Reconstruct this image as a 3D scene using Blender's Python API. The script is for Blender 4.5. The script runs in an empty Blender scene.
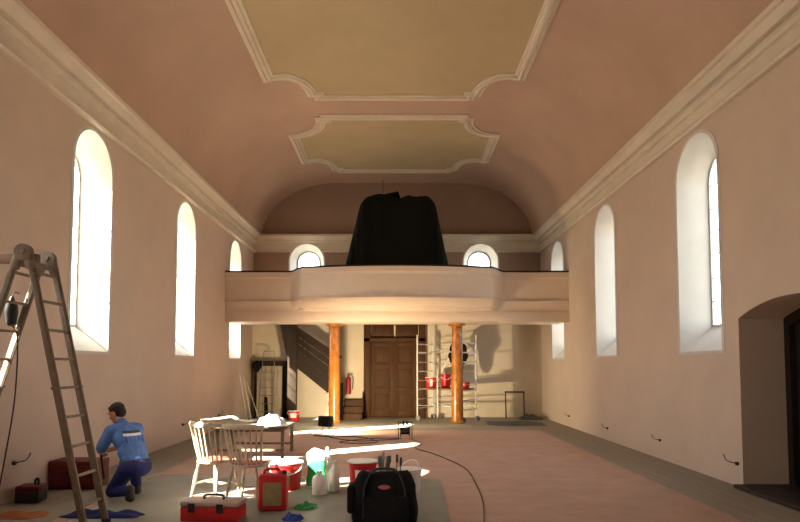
import bpy, bmesh, math, random
from mathutils import Vector, Matrix
random.seed(7)
R = math.radians
SC = bpy.context.scene
COL = SC.collection

# ------------------------------------------------------------------ camera
cam_data = bpy.data.cameras.new('camera')
cam_data.sensor_width = 36.0
cam_data.lens = 610.0 / 800.0 * 36.0
cam_data.shift_x = 0.00375
cam_data.shift_y = 0.0886
cam_data.clip_end = 300
cam = bpy.data.objects.new('camera', cam_data)
cam.location = (0, 0, 1.6)
cam.rotation_euler = (R(93.2), 0, 0)
COL.objects.link(cam)
SC.camera = cam

# ------------------------------------------------------------------ world, sun, exposure
SUN_AZ = R(33)      # direction of travel, from +X towards +Y
SUN_EL = R(37)
world = bpy.data.worlds.new('sky')
SC.world = world
world.use_nodes = True
wn = world.node_tree
for n in list(wn.nodes):
    wn.nodes.remove(n)
wo = wn.nodes.new('ShaderNodeOutputWorld')
wb = wn.nodes.new('ShaderNodeBackground')
ws = wn.nodes.new('ShaderNodeTexSky')
ws.sky_type = 'NISHITA'
ws.sun_disc = False
ws.sun_elevation = SUN_EL
ws.sun_rotation = R(-90) - SUN_AZ + R(0)
ws.dust_density = 4.0
ws.air_density = 1.0
wmix = wn.nodes.new('ShaderNodeMix')
wmix.data_type = 'RGBA'
wmix.inputs[0].default_value = 0.65
wmix.inputs[7].default_value = (3.95, 4.15, 4.3, 1)     # thin bright haze
wn.links.new(ws.outputs[0], wmix.inputs[6])
wn.links.new(wmix.outputs[2], wb.inputs[0])
wb.inputs[1].default_value = 1.0
wn.links.new(wb.outputs[0], wo.inputs[0])

sun_data = bpy.data.lights.new('sun', 'SUN')
sun_data.energy = 47.0
sun_data.angle = R(0.8)
sun_data.color = (1.0, 0.90, 0.76)
sun = bpy.data.objects.new('sun', sun_data)
sd = Vector((math.cos(SUN_EL) * math.cos(SUN_AZ), math.cos(SUN_EL) * math.sin(SUN_AZ), -math.sin(SUN_EL)))
sun.rotation_euler = sd.to_track_quat('-Z', 'Y').to_euler()
sun.location = (-20, -5, 15)
COL.objects.link(sun)

SC.view_settings.view_transform = 'Standard'
SC.view_settings.look = 'None'
SC.view_settings.exposure = 1.3
SC.view_settings.gamma = 1.0
SC.view_settings.use_curve_mapping = False
SC.cycles.use_denoising = True
SC.cycles.max_bounces = 10
SC.cycles.diffuse_bounces = 7
SC.cycles.transparent_max_bounces = 12
SC.cycles.sample_clamp_indirect = 12.0
SC.cycles.caustics_reflective = False
SC.cycles.caustics_refractive = False

# ------------------------------------------------------------------ materials
MATS = {}
def mat(name, col, rough=0.6, metal=0.0, var=0.10, scale=6.0, bump=0.0, bscale=60.0, col2=None, spec=0.4,
        stretch=None, coat=0.0, transm=0.0, emit=None, estr=0.0, sheen=0.0):
    """noise-varied principled material in object space"""
    if name in MATS:
        return MATS[name]
    m = bpy.data.materials.new(name)
    m.use_nodes = True
    nt = m.node_tree
    b = nt.nodes['Principled BSDF']
    b.inputs['Roughness'].default_value = rough
    b.inputs['Metallic'].default_value = metal
    b.inputs['Specular IOR Level'].default_value = spec
    b.inputs['Coat Weight'].default_value = coat
    b.inputs['Transmission Weight'].default_value = transm
    if emit:
        b.inputs['Emission Color'].default_value = (*emit, 1)
        b.inputs['Emission Strength'].default_value = estr
    tc = nt.nodes.new('ShaderNodeTexCoord')
    mp = nt.nodes.new('ShaderNodeMapping')
    if stretch:
        mp.inputs['Scale'].default_value = stretch
    nt.links.new(tc.outputs['Object'], mp.inputs[0])
    nz = nt.nodes.new('ShaderNodeTexNoise')
    nz.inputs['Scale'].default_value = scale
    nz.inputs['Detail'].default_value = 6
    nz.inputs['Roughness'].default_value = 0.6
    nt.links.new(mp.outputs[0], nz.inputs['Vector'])
    rp = nt.nodes.new('ShaderNodeValToRGB')
    c2 = col2 if col2 else tuple(max(0, c * (1 - var * 2)) for c in col)
    c1 = col if col2 else tuple(min(1, c * (1 + var * 0.5)) for c in col)
    rp.color_ramp.elements[0].position = 0.3
    rp.color_ramp.elements[0].color = (*c2, 1)
    rp.color_ramp.elements[1].position = 0.7
    rp.color_ramp.elements[1].color = (*c1, 1)
    nt.links.new(nz.outputs[0], rp.inputs[0])
    nt.links.new(rp.outputs[0], b.inputs['Base Color'])
    if bump > 0:
        n2 = nt.nodes.new('ShaderNodeTexNoise')
        n2.inputs['Scale'].default_value = bscale
        n2.inputs['Detail'].default_value = 4
        nt.links.new(mp.outputs[0], n2.inputs['Vector'])
        bp = nt.nodes.new('ShaderNodeBump')
        bp.inputs['Strength'].default_value = bump
        bp.inputs['Distance'].default_value = 0.01
        nt.links.new(n2.outputs[0], bp.inputs['Height'])
        nt.links.new(bp.outputs[0], b.inputs['Normal'])
    MATS[name] = m
    return m

M_WALL = mat('pink_plaster', (0.61, 0.50, 0.405), 0.85, var=0.04, scale=1.2, bump=0.10, bscale=35, spec=0.2)
M_VAULT = mat('salmon_plaster', (0.49, 0.345, 0.265), 0.85, var=0.05, scale=0.8, bump=0.10, bscale=30, spec=0.2)
M_TRIM = mat('cream_stucco', (0.68, 0.61, 0.50), 0.75, var=0.05, scale=2.0, spec=0.25)
M_OCHRE = mat('ochre_plaster', (0.48, 0.385, 0.235), 0.85, var=0.04, scale=1.0, spec=0.2)
M_WHITE = mat('white_reveal_paint', (0.62, 0.605, 0.555), 0.7, var=0.03, scale=4)
M_BACK = mat('cream_plaster', (0.68, 0.60, 0.46), 0.85, var=0.05, scale=1.5, bump=0.1, bscale=30)
M_GALL = mat('cream_painted_wood', (0.66, 0.55, 0.45), 0.55, var=0.03, scale=3)
M_FLOOR = mat('grey_boards', (0.30, 0.27, 0.22), 0.7, var=0.12, scale=5, stretch=(6, 0.6, 1))
M_CARPET = mat('terracotta_cover', (0.48, 0.315, 0.245), 0.75, var=0.08, scale=2.5, bump=0.08, bscale=80)
M_DWOOD = mat('dark_brown_wood', (0.075, 0.034, 0.014), 0.6, var=0.18, scale=4, stretch=(5, 5, 0.6), spec=0.15)
M_STAIR = mat('stair_dark_wood', (0.028, 0.018, 0.011), 0.6, spec=0.15, var=0.18, scale=4, stretch=(0.8, 5, 3))
M_HONEY = mat('honey_varnished_wood', (0.42, 0.155, 0.026), 0.30, var=0.30, scale=7.0, stretch=(1.5, 1.5, 0.8), coat=0.5)
M_BLACKFOIL = mat('black_foil', (0.007, 0.008, 0.006), 0.8, spec=0.12, var=0.1, scale=6, bump=0.25, bscale=6)
M_ALU = mat('aluminium', (0.62, 0.60, 0.56), 0.38, metal=0.85, var=0.08, scale=10)
M_ALUD = mat('worn_aluminium', (0.20, 0.155, 0.11), 0.6, metal=0.3, var=0.15, scale=12)
M_GALV = mat('galvanised_steel', (0.78, 0.76, 0.70), 0.45, metal=0.0, var=0.06, scale=10)
M_RED = mat('red_plastic', (0.58, 0.018, 0.02), 0.4, var=0.08, scale=4)
M_DRED = mat('dark_red_metal', (0.155, 0.016, 0.014), 0.5, var=0.15, scale=6)
M_WPL = mat('white_plastic', (0.82, 0.80, 0.76), 0.4, var=0.04, scale=5)
M_BLK = mat('black_plastic', (0.014, 0.014, 0.014), 0.45, var=0.15, scale=8)
M_BLKF = mat('black_nylon', (0.009, 0.009, 0.010), 0.9, spec=0.15, var=0.2, scale=20, bump=0.3, bscale=90)
M_GREY = mat('grey_plastic', (0.20, 0.20, 0.20), 0.5)
M_CHAIR = mat('worn_cream_chair_paint', (0.62, 0.555, 0.43), 0.5, var=0.18, scale=14, col2=(0.42, 0.34, 0.22))
M_SEAT = mat('red_brown_seat', (0.36, 0.12, 0.085), 0.55, var=0.15, scale=8)
M_OLDWOOD = mat('weathered_table_wood', (0.20, 0.155, 0.10), 0.6, var=0.2, scale=5, stretch=(0.6, 5, 5))
M_TABTOP = mat('grey_green_tabletop', (0.16, 0.155, 0.11), 0.55, var=0.15, scale=4)
M_OLIVE = mat('olive_label', (0.30, 0.25, 0.11), 0.6, var=0.1, scale=12)
M_GREEN = mat('green_print', (0.03, 0.42, 0.12), 0.5, var=0.08, scale=6)
M_NAVY = mat('navy_fabric', (0.012, 0.018, 0.12), 0.85, var=0.2, scale=10, bump=0.3, bscale=30)
M_BLUE = mat('blue_cloth', (0.03, 0.06, 0.32), 0.8, var=0.15, scale=8)
M_SKIN = mat('skin', (0.48, 0.24, 0.15), 0.55, var=0.06, scale=12)
M_HAIR = mat('dark_hair', (0.016, 0.010, 0.007), 0.65, var=0.3, scale=40, bump=0.6, bscale=90)
M_BOOT = mat('black_leather', (0.02, 0.018, 0.016), 0.55)
M_SHEET = mat('grey_protective_sheet', (0.52, 0.52, 0.45), 0.42, var=0.10, scale=2.2, bump=0.5, bscale=5, spec=0.5)
M_PAPER = mat('grey_green_paper', (0.36, 0.35, 0.28), 0.8, var=0.12, scale=2.5, bump=0.3, bscale=5)
M_TARP = mat('dark_tarpaulin', (0.07, 0.07, 0.072), 0.6, var=0.25, scale=4, bump=0.5, bscale=6)
M_BAG = mat('translucent_white_film', (0.72, 0.73, 0.75), 0.35, var=0.08, scale=8, bump=0.6, bscale=14)
M_BRASS = mat('dark_brass', (0.24, 0.17, 0.07), 0.4, metal=0.8)
M_IRON = mat('dark_iron', (0.045, 0.040, 0.035), 0.5, metal=0.5)
M_STEEL = mat('dull_steel_paint', (0.24, 0.22, 0.18), 0.55)
M_FRAME = mat('pale_painted_iron', (0.55, 0.55, 0.52), 0.5)
M_PLANK = mat('brown_plank', (0.17, 0.085, 0.045), 0.6, var=0.2, scale=5, stretch=(0.5, 6, 6))
M_RUB = mat('rubber', (0.02, 0.02, 0.02), 0.7)
M_LOGO = mat('dull_red_logo', (0.30, 0.06, 0.09), 0.5)
M_GROUND = mat('outside_gravel', (0.40, 0.37, 0.31), 0.9, var=0.1, scale=3)
M_BULB = mat('halogen_tube', (1, 0.8, 0.5), 0.4, emit=(1.0, 0.72, 0.38), estr=30)
M_CREAMSHEET = mat('cream_dust_sheet', (0.72, 0.63, 0.48), 0.8, var=0.08, scale=5, bump=0.6, bscale=6)

# pane: thin glass, transparent plus a fresnel gloss
M_PANE = bpy.data.materials.new('window_glass')
M_PANE.use_nodes = True
_nt = M_PANE.node_tree
for n in list(_nt.nodes):
    _nt.nodes.remove(n)
_o = _nt.nodes.new('ShaderNodeOutputMaterial')
_mx = _nt.nodes.new('ShaderNodeMixShader')
_tr = _nt.nodes.new('ShaderNodeBsdfTransparent')
_gl = _nt.nodes.new('ShaderNodeBsdfGlossy')
_gl.inputs['Roughness'].default_value = 0.05
_fc = _nt.nodes.new('ShaderNodeLayerWeight')
_fc.inputs[0].default_value = 0.5
_pw = _nt.nodes.new('ShaderNodeMath'); _pw.operation = 'POWER'; _pw.inputs[1].default_value = 5.0
_nt.links.new(_fc.outputs['Facing'], _pw.inputs[0])
_lw = _nt.nodes.new('ShaderNodeMath'); _lw.operation = 'MULTIPLY_ADD'
_lw.inputs[1].default_value = 0.85; _lw.inputs[2].default_value = 0.06
_nt.links.new(_pw.outputs[0], _lw.inputs[0])
_tr.inputs[0].default_value = (0.96, 0.97, 0.95, 1)
_nt.links.new(_lw.outputs[0], _mx.inputs[0])
_nt.links.new(_tr.outputs[0], _mx.inputs[1])
_nt.links.new(_gl.outputs[0], _mx.inputs[2])
_nt.links.new(_mx.outputs[0], _o.inputs[0])

# ------------------------------------------------------------------ mesh helpers
def nb():
    return bmesh.new()

def box(bm, c, s, rot=None, bev=0.0):
    mt = Matrix.Translation(Vector(c))
    if rot is not None:
        mt = mt @ (rot if isinstance(rot, Matrix) else Matrix.Rotation(rot, 4, 'Z'))
    g = bmesh.ops.create_cube(bm, size=1.0, matrix=mt @ Matrix.Diagonal((*s, 1)))
    if bev > 0:
        es = list({e for v in g['verts'] for e in v.link_edges})
        bmesh.ops.bevel(bm, geom=es, offset=bev, segments=2, affect='EDGES', profile=0.5)
    return bm

def frame_at(d):
    d = d.normalized()
    up = Vector((0, 0, 1)) if abs(d.z) < 0.95 else Vector((1, 0, 0))
    a = d.cross(up).normalized()
    return a, a.cross(d).normalized()

def tube(bm, pts, r, seg=8, cap=True, flat=None):
    """round (or flattened) tube along a polyline; r a number or a list"""
    pts = [Vector(p) for p in pts]
    n = len(pts)
    rr = r if isinstance(r, (list, tuple)) else [r] * n
    rings = []
    a = None
    for i, p in enumerate(pts):
        d = (pts[min(i + 1, n - 1)] - pts[max(i - 1, 0)])
        if d.length < 1e-9:
            d = Vector((0, 0, 1))
        d.normalize()
        if a is None:
            a, b = frame_at(d)
        else:
            a = (a - d * a.dot(d))
            if a.length < 1e-6:
                a, b = frame_at(d)
            a.normalize()
            b = a.cross(d).normalized()
        fa, fb = flat if flat else (1, 1)
        rings.append([bm.verts.new(p + (a * math.cos(t) * fa + b * math.sin(t) * fb) * rr[i])
                      for t in [2 * math.pi * k / seg + math.pi / seg for k in range(seg)]])
    for i in range(n - 1):
        for k in range(seg):
            bm.faces.new((rings[i][k], rings[i][(k + 1) % seg], rings[i + 1][(k + 1) % seg], rings[i + 1][k]))
    if cap:
        bm.faces.new(rings[0][::-1])
        bm.faces.new(rings[-1])
    return bm

def lathe(bm, prof, seg=24, c=(0, 0, 0), cap=True, sx=1, sy=1):
    rings = []
    for r, z in prof:
        rings.append([bm.verts.new((c[0] + sx * r * math.cos(2 * math.pi * k / seg), c[1] + sy * r * math.sin(2 * math.pi * k / seg), c[2] + z))
                      for k in range(seg)])
    for i in range(len(prof) - 1):
        for k in range(seg):
            bm.faces.new((rings[i][k], rings[i][(k + 1) % seg], rings[i + 1][(k + 1) % seg], rings[i + 1][k]))
    if cap:
        bm.faces.new(rings[0][::-1])
        bm.faces.new(rings[-1])
    return bm

def ellipsoid(bm, c, s, rot=None, u=16, v=10):
    mt = Matrix.Translation(Vector(c))
    if rot is not None:
        mt = mt @ rot
    bmesh.ops.create_uvsphere(bm, u_segments=u, v_segments=v, radius=1.0, matrix=mt @ Matrix.Diagonal((*s, 1)))
    return bm

def capsule(bm, p, q, r0, r1, seg=12):
    p, q = Vector(p), Vector(q)
    d = (q - p)
    L = d.length
    d.normalize()
    pts, rr = [], []
    for t in (-0.98, -0.8, -0.5, 0):
        pts.append(p + d * r0 * t); rr.append(r0 * math.sqrt(1 - t * t))
    for t in (0, 0.5, 0.8, 0.98):
        pts.append(q + d * r1 * t); rr.append(r1 * math.sqrt(1 - t * t))
    return tube(bm, pts, rr, seg)

def prism(bm, poly, fn, d0, d1):
    """extrude a 2-d outline between two depths; fn(u, v, d) -> point"""
    A = [bm.verts.new(fn(u, v, d0)) for u, v in poly]
    B = [bm.verts.new(fn(u, v, d1)) for u, v in poly]
    bm.faces.new(A[::-1]); bm.faces.new(B)
    n = len(poly)
    for i in range(n):
        j = (i + 1) % n
        bm.faces.new((A[i], A[j], B[j], B[i]))
    return bm

def obj(name, bm, m, parent=None, loc=None, rotz=0.0, smooth=35, fix=True, kind=None, label=None):
    if isinstance(bm, bmesh.types.BMesh):
        if fix:
            bmesh.ops.recalc_face_normals(bm, faces=bm.faces)
        me = bpy.data.meshes.new(name)
        bm.to_mesh(me)
        bm.free()
    else:
        me = bm
    if m is not None and not me.materials:
        me.materials.append(m)
    if smooth and len(me.polygons):
        me.polygons.foreach_set('use_smooth', [True] * len(me.polygons))
        me.set_sharp_from_angle(angle=R(smooth))
    o = bpy.data.objects.new(name, me)
    COL.objects.link(o)
    if parent:
        o.parent = parent
    if loc is not None:
        o.location = loc
    o.rotation_euler.z = rotz
    if kind:
        o['kind'] = kind
    if label:
        o['label'] = label
    return o

def thing(name, label, cat, loc=(0, 0, 0), rotz=0.0, group=None):
    o = bpy.data.objects.new(name, None)
    o.empty_display_size = 0.1
    COL.objects.link(o)
    o.location = loc
    o.rotation_euler.z = rotz
    o['label'] = label
    o['category'] = cat
    if group:
        o['group'] = group
    return o

def tag(o, label, cat, group=None):
    o['label'] = label
    o['category'] = cat
    if group:
        o['group'] = group
    return o

def copy_tree(o, parent=None):
    c = o.copy()
    COL.objects.link(c)
    c.parent = parent
    for ch in list(o.children):
        copy_tree(ch, c)
    return c

def struct(name, bm, m, **kw):
    o = obj(name, bm, m, **kw)
    o['kind'] = 'structure'
    return o

def remeshed(bm, vox, it=6):
    """one closed continuous skin over overlapping volumes"""
    bmesh.ops.recalc_face_normals(bm, faces=bm.faces)
    me = bpy.data.meshes.new('tmp')
    bm.to_mesh(me); bm.free()
    o = bpy.data.objects.new('tmp', me)
    COL.objects.link(o)
    md = o.modifiers.new('r', 'REMESH')
    md.mode = 'VOXEL'; md.voxel_size = vox
    sm = o.modifiers.new('s', 'SMOOTH')
    sm.iterations = it; sm.factor = 0.5
    dg = bpy.context.evaluated_depsgraph_get()
    out = bpy.data.meshes.new_from_object(o.evaluated_get(dg))
    bpy.data.objects.remove(o)
    bpy.data.meshes.remove(me)
    return out

# ------------------------------------------------------------------ the room
W = 4.55          # half width
L = 19.2          # far wall
Y0 = -4.0         # wall behind the camera
WD = 0.50         # wall thickness
ND = 0.65         # depth of the door niche
GD = 0.45         # depth of the glass
VA, VZ, VB, VF = 4.29, 5.71, 1.72, 1.90   # vault: half span, springing, rise, squareness

def vault_z(x):
    t = min(1.0, max(0.0, abs(x) - VF) / (VA - VF))
    return VZ + VB * math.sqrt(1 - t * t)

def arch(cu, w, z0, zs, n=18, rise=None):
    """outline of a round (or segmental) arched opening"""
    r = w / 2
    pts = [(cu - r, z0), (cu + r, z0)]
    if rise is None:
        pts += [(cu + r * math.cos(math.pi * k / n), zs + r * math.sin(math.pi * k / n)) for k in range(n + 1)]
    else:
        rad = (r * r + rise * rise) / (2 * rise)
        a = math.asin(r / rad)
        pts += [(cu + rad * math.sin(a - 2 * a * k / n), zs + rise - rad + rad * math.cos(a - 2 * a * k / n)) for k in range(n + 1)]
    return pts

def sheet(bm, rect, holes, fn, d):
    """flat wall face, cut exactly round its arched openings"""
    u0, u1 = rect[0][0], rect[1][0]
    v0, v1 = rect[0][1], rect[2][1]
    def quad(*p):
        bm.faces.new([bm.verts.new(fn(u, v, d)) for u, v in p])
    x = u0
    for h in sorted(holes, key=lambda q: q[0][0]):
        l, r = h[0][0], h[1][0]
        quad((x, v0), (l, v0), (l, v1), (x, v1))
        quad((l, v0), (r, v0), (r, h[0][1]), (l, h[0][1]))
        arc = h[2:][::-1]
        for p, q in zip(arc[:-1], arc[1:]):
            quad(p, q, (q[0], v1), (p[0], v1))
        x = r
    quad((x, v0), (u1, v0), (u1, v1), (x, v1))

def strip(bm, la, da, lb, db, fn):
    A = [bm.verts.new(fn(u, v, da)) for u, v in la]
    B = [bm.verts.new(fn(u, v, db)) for u, v in lb]
    n = len(A)
    for i in range(n):
        j = (i + 1) % n
        bm.faces.new((A[i], A[j], B[j], B[i]))

f_left = lambda u, v, d: (-W - d, u, v)
f_right = lambda u, v, d: (W + d, u, v)
f_back = lambda u, v, d: (u, L + d, v)

WW, SILL, SPR = 1.24, 1.82, 4.50       # side windows
LW, LSPR, LGW, LGSPR = 1.12, 4.56, 0.84, 4.52   # those in the left wall are a little slimmer
GW, GSILL, GSPR = 0.94, 2.22, 4.46     # at the glass
left_c = [1.6, 5.75, 9.02, 13.05, 17.08]
right_c = [0.95, 9.15, 13.25, 17.2]
back_c = [-2.86, 2.66]
BW, BSILL, BSPR = 1.08, 3.75, 4.93
BGW, BGSILL, BGSPR = 0.76, 3.95, 4.93
win_n = 0

def build_window(fn, cu, inner, glass, gw, gs, gsp, rows, rim=0.07, fw=0.028, fm=None):
    global win_n
    win_n += 1
    root = bpy.data.objects.new('window_%d' % win_n, None)
    COL.objects.link(root)
    root['kind'] = 'structure'
    p0 = Vector(fn(cu, gs, 0))
    root.location = p0
    g = lambda u, v, d: tuple(Vector(fn(u, v, d)) - p0)
    bm = nb()
    strip(bm, inner, 0.0, glass, GD, g)
    strip(bm, glass, GD, glass, WD, g)
    obj('window_reveal', bm, M_WHITE, root, smooth=40)
    # raised painted rim round the opening
    bm = nb()
    cz = sum(v for u, v in inner) / len(inner)
    lo = []
    for u, v in inner:
        lo.append((cu + (u - cu) * (1 + 2 * rim / (inner[1][0] - inner[0][0])), v + rim * (0.6 if v > cz else -0.6)))
    strip(bm, inner, -0.008, lo, -0.008, g)
    strip(bm, lo, -0.008, lo, 0.004, g)
    strip(bm, inner, -0.008, inner, 0.004, g)
    obj('window_rim', bm, M_WHITE, root, smooth=None)
    # frame
    bm = nb()
    fm = fm or M_FRAME
    cv = gsp
    innerf = []
    for u, v in glass:
        if v > gsp + 1e-6 or (abs(v - gsp) < 1e-6):
            k = (gw / 2 - fw) / (gw / 2)
            innerf.append((cu + (u - cu) * k, cv + (v - cv) * k))
        else:
            innerf.append((cu + (u - cu) * (gw / 2 - fw) / (gw / 2), v + fw))
    strip(bm, glass, GD - 0.02, innerf, GD - 0.02, g)
    strip(bm, glass, GD + 0.03, innerf, GD + 0.03, g)
    strip(bm, innerf, GD - 0.02, innerf, GD + 0.03, g)
    obj('window_frame', bm, fm, root, smooth=None)
    # glazing bars and panes
    hw = gw / 2 - fw
    zb, zt = gs + fw, gsp
    step = (zt - zb) / rows
    bm = nb()
    prism(bm, [(cu - 0.008, zb), (cu + 0.008, zb), (cu + 0.008, gsp + hw), (cu - 0.008, gsp + hw)], g, GD - 0.006, GD + 0.012)
    obj('glazing_bar', bm, fm, root, smooth=None)
    for i in range(1, rows + 1):
        z = zb + step * i
        bm = nb()
        prism(bm, [(cu - hw, z - 0.007), (cu + hw, z - 0.007), (cu + hw, z + 0.007), (cu - hw, z + 0.007)], g, GD - 0.006, GD + 0.012)
        obj('glazing_bar', bm, fm, root, smooth=None)
    for s in (-1, 1):
        for i in range(rows):
            bm = nb()
            z = zb + step * i
            vs = [bm.verts.new(g(cu + s * a, b, GD + 0.004)) for a, b in ((0.012, z + 0.011), (hw, z + 0.011), (hw, z + step - 0.011), (0.012, z + step - 0.011))]
            bm.faces.new(vs)
            obj('pane', bm, M_PANE, root, smooth=None)
        bm = nb()
        vs = [bm.verts.new(g(cu + s * 0.012, gsp + 0.011, GD + 0.004))]
        vs += [bm.verts.new(g(cu + s * hw * math.cos(a), max(gsp + 0.011, gsp + hw * math.sin(a)), GD + 0.004)) for a in [math.pi / 2 * k / 10 for k in range(10)]]
        vs.append(bm.verts.new(g(cu + s * 0.012, gsp + hw, GD + 0.004)))
        bm.faces.new(vs)
        obj('pane', bm, M_PANE, root, smooth=None)
    # light portal: guides sky sampling only, gives off nothing
    pl = bpy.data.lights.new('window_portal', 'AREA')
    pl.shape = 'RECTANGLE'
    pl.size, pl.size_y = gw, gsp + gw / 2 - gs
    pl.cycles.is_portal = True
    po = bpy.data.objects.new('window_portal', pl)
    COL.objects.link(po)
    po.location = fn(cu, (gs + gsp + gw / 2) / 2, GD + 0.1)
    inw = Vector(fn(cu, 3, 0)) - Vector(fn(cu, 3, 1))
    po.rotation_euler = inw.to_track_quat('-Z', 'Y').to_euler()
    return root

# niche with the arched door in the right wall
NC, NWID, NSPR, NRISE = 7.05, 2.12, 2.23, 0.20
niche_in = arch(NC, NWID, 0.015, NSPR, 16, NRISE)

# floor
bm = nb()
box(bm, (0, (Y0 + L) / 2, -0.06), (2 * W + 1.6, L - Y0 + 1.4, 0.08))
floor = struct('floor', bm, M_FLOOR, smooth=None)
me_pl = {}
def plank(x0, x1, y0, y1, z=-0.011, th=0.022):
    key = (round(x1 - x0, 3), round(y1 - y0, 3))
    if key not in me_pl:
        bm = nb()
        box(bm, (0, 0, 0), (x1 - x0 - 0.006, y1 - y0 - 0.006, th), bev=0.002)
        me = bpy.data.meshes.new('floorboard')
        bm.to_mesh(me); bm.free()
        me.materials.append(M_FLOOR)
        me_pl[key] = me
    o = bpy.data.objects.new('floorboard', me_pl[key])
    COL.objects.link(o)
    o.parent = floor
    o.location = ((x0 + x1) / 2, (y0 + y1) / 2, z + random.uniform(-0.0015, 0.0015))
# border boards down both sides and across the far end; the middle field is closed boards under the covering
BX = 3.55
for s in (-1, 1):
    for k in range(5):
        xa = BX + 0.2 * k
        off = (k * 1.37) % 2.9
        ys = [Y0] + [Y0 + off + 2.9 * j for j in range(1, 9) if Y0 + off + 2.9 * j < L - 0.3] + [L]
        for a, b in zip(ys[:-1], ys[1:]):
            x0, x1 = (xa, xa + 0.2) if s > 0 else (-xa - 0.2, -xa)
            plank(x0, x1, a, b)
for k in range(20):
    y = 15.2 + 0.2 * k
    if y + 0.2 > L + 0.001:
        break
    cut = -BX + ((k * 1.7) % 3.0) + 1.5
    for a, b in ((-BX, cut), (cut, BX)):
        plank(a, b, y, y + 0.2)

# terracotta covering
bm = nb()
box(bm, (0, (Y0 + 15.2) / 2, -0.01), (2 * BX - 0.01, 15.2 - Y0, 0.04), bev=0.003)
carpet = obj('carpet', bm, M_CARPET, smooth=None)
tag(carpet, 'terracotta red floor covering down the middle of the hall', 'carpet')

# side walls
def side_wall(name, fn, centres, niche=None, ww=WW, spr=SPR, gw=GW, gspr=GSPR):
    rect = [(Y0, -0.02), (L, -0.02), (L, 5.95), (Y0, 5.95)]
    hi, ho = [], []
    for c in centres:
        hi.append(arch(c, ww, SILL, spr)); ho.append(arch(c, gw, GSILL, gspr))
    if niche:
        hi.append(niche); ho.append(niche)
    bm = nb()
    sheet(bm, rect, hi, fn, 0.0)
    sheet(bm, rect, ho, fn, WD)
    strip(bm, rect, 0, rect, WD, fn)
    return struct(name, bm, M_WALL, smooth=None)
side_wall('wall_left', f_left, left_c, None, LW, LSPR, LGW, LGSPR)
wr = side_wall('wall_right', f_right, right_c, niche_in)
bm = nb()
strip(bm, niche_in, 0, niche_in, ND, f_right)
obj('niche_jamb', bm, M_WALL, wr, smooth=30)
for c in left_c:
    build_window(f_left, c, arch(c, LW, SILL, LSPR), arch(c, LGW, GSILL, LGSPR), LGW, GSILL, LGSPR, 6)
for c in right_c:
    build_window(f_right, c, arch(c, WW, SILL, SPR), arch(c, GW, GSILL, GSPR), GW, GSILL, GSPR, 6)

# far wall: pink above the gallery floor, cream below it
bm = nb()
rect = [(-W, 2.98), (W, 2.98), (W, 7.7), (-W, 7.7)]
hi = [arch(c, BW, BSILL, BSPR) for c in back_c]
ho = [arch(c, BGW, BGSILL, BGSPR) for c in back_c]
sheet(bm, rect, hi, f_back, 0); sheet(bm, rect, ho, f_back, WD); strip(bm, rect, 0, rect, WD, f_back)
struct('wall_back', bm, mat('shaded_salmon_plaster', (0.38, 0.26, 0.20), 0.85, var=0.05, scale=0.8, spec=0.2), smooth=None)  # vault plaster made darker: far-end shade put into the colour
bm = nb()
box(bm, (0, L + WD / 2, 1.48), (2 * W + 2 * WD, WD, 3.0))
struct('wall_back_lower', bm, M_BACK, smooth=None)
for c in back_c:
    build_window(f_back, c, arch(c, BW, BSILL, BSPR), arch(c, BGW, BGSILL, BGSPR), BGW, BGSILL, BGSPR, 2, rim=0.05, fw=0.04)
# wall behind the camera
bm = nb()
box(bm, (0, Y0 - 0.3, 3.85), (2 * W + 2 * WD, 0.6, 7.75))
struct('wall_front', bm, M_WALL, smooth=None)

# vault
bm = nb()
NS, NY = 56, 12
rows = []
for j in range(NY + 1):
    y = Y0 - 0.1 + (L + 0.2 - Y0) * j / NY
    row = []
    for i in range(NS + 1):
        if i < 22:
            x = -(VF + (VA - VF) * math.cos(math.pi / 2 * i / 22))
        elif i > NS - 22:
            x = VF + (VA - VF) * math.cos(math.pi / 2 * (NS - i) / 22)
        else:
            x = -VF + 2 * VF * (i - 22) / (NS - 44)
        row.append(bm.verts.new((x, y, vault_z(x))))
    rows.append(row)
for j in range(NY):
    for i in range(NS):
        bm.faces.new((rows[j][i], rows[j][i + 1], rows[j + 1][i + 1], rows[j + 1][i]))
ceiling = struct('ceiling', bm, M_VAULT, smooth=60)

# ceiling panels with stucco frames
PXO = -0.06
def panel_outline(y0, y1):
    q = []
    sx, ex = 2.52, 1.62
    dy = 1.02
    def corner(sxx, ye, sgn):
        # from the side towards the end edge; ye = end, sgn = +1 far end
        pts = [(sxx * sx, ye - sgn * dy), (sxx * (sx - 0.20), ye - sgn * dy)]
        cx_, cy_ = sx - 0.20, ye - sgn * 0.16
        a = sx - 0.20 - (ex + 0.14)
        b = dy - 0.16
        for k in range(1, 9):
            t = math.pi / 2 * k / 8
            pts.append((sxx * (cx_ - a * math.sin(t)), cy_ - sgn * b * math.cos(t)))
        pts += [(sxx * ex, ye - sgn * 0.16), (sxx * ex, ye)]
        return pts
    q += corner(-1, y1, 1)
    q += corner(1, y1, 1)[::-1]
    q += corner(1, y0, -1)
    q += corner(-1, y0, -1)[::-1]
    return q

def densify(q, step=0.25):
    out = []
    for i, p in enumerate(q):
        n = q[(i + 1) % len(q)]
        d = math.hypot(n[0] - p[0], n[1] - p[1])
        m = max(1, int(d / step))
        for k in range(m):
            out.append((p[0] + (n[0] - p[0]) * k / m, p[1] + (n[1] - p[1]) * k / m))
    return out

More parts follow.
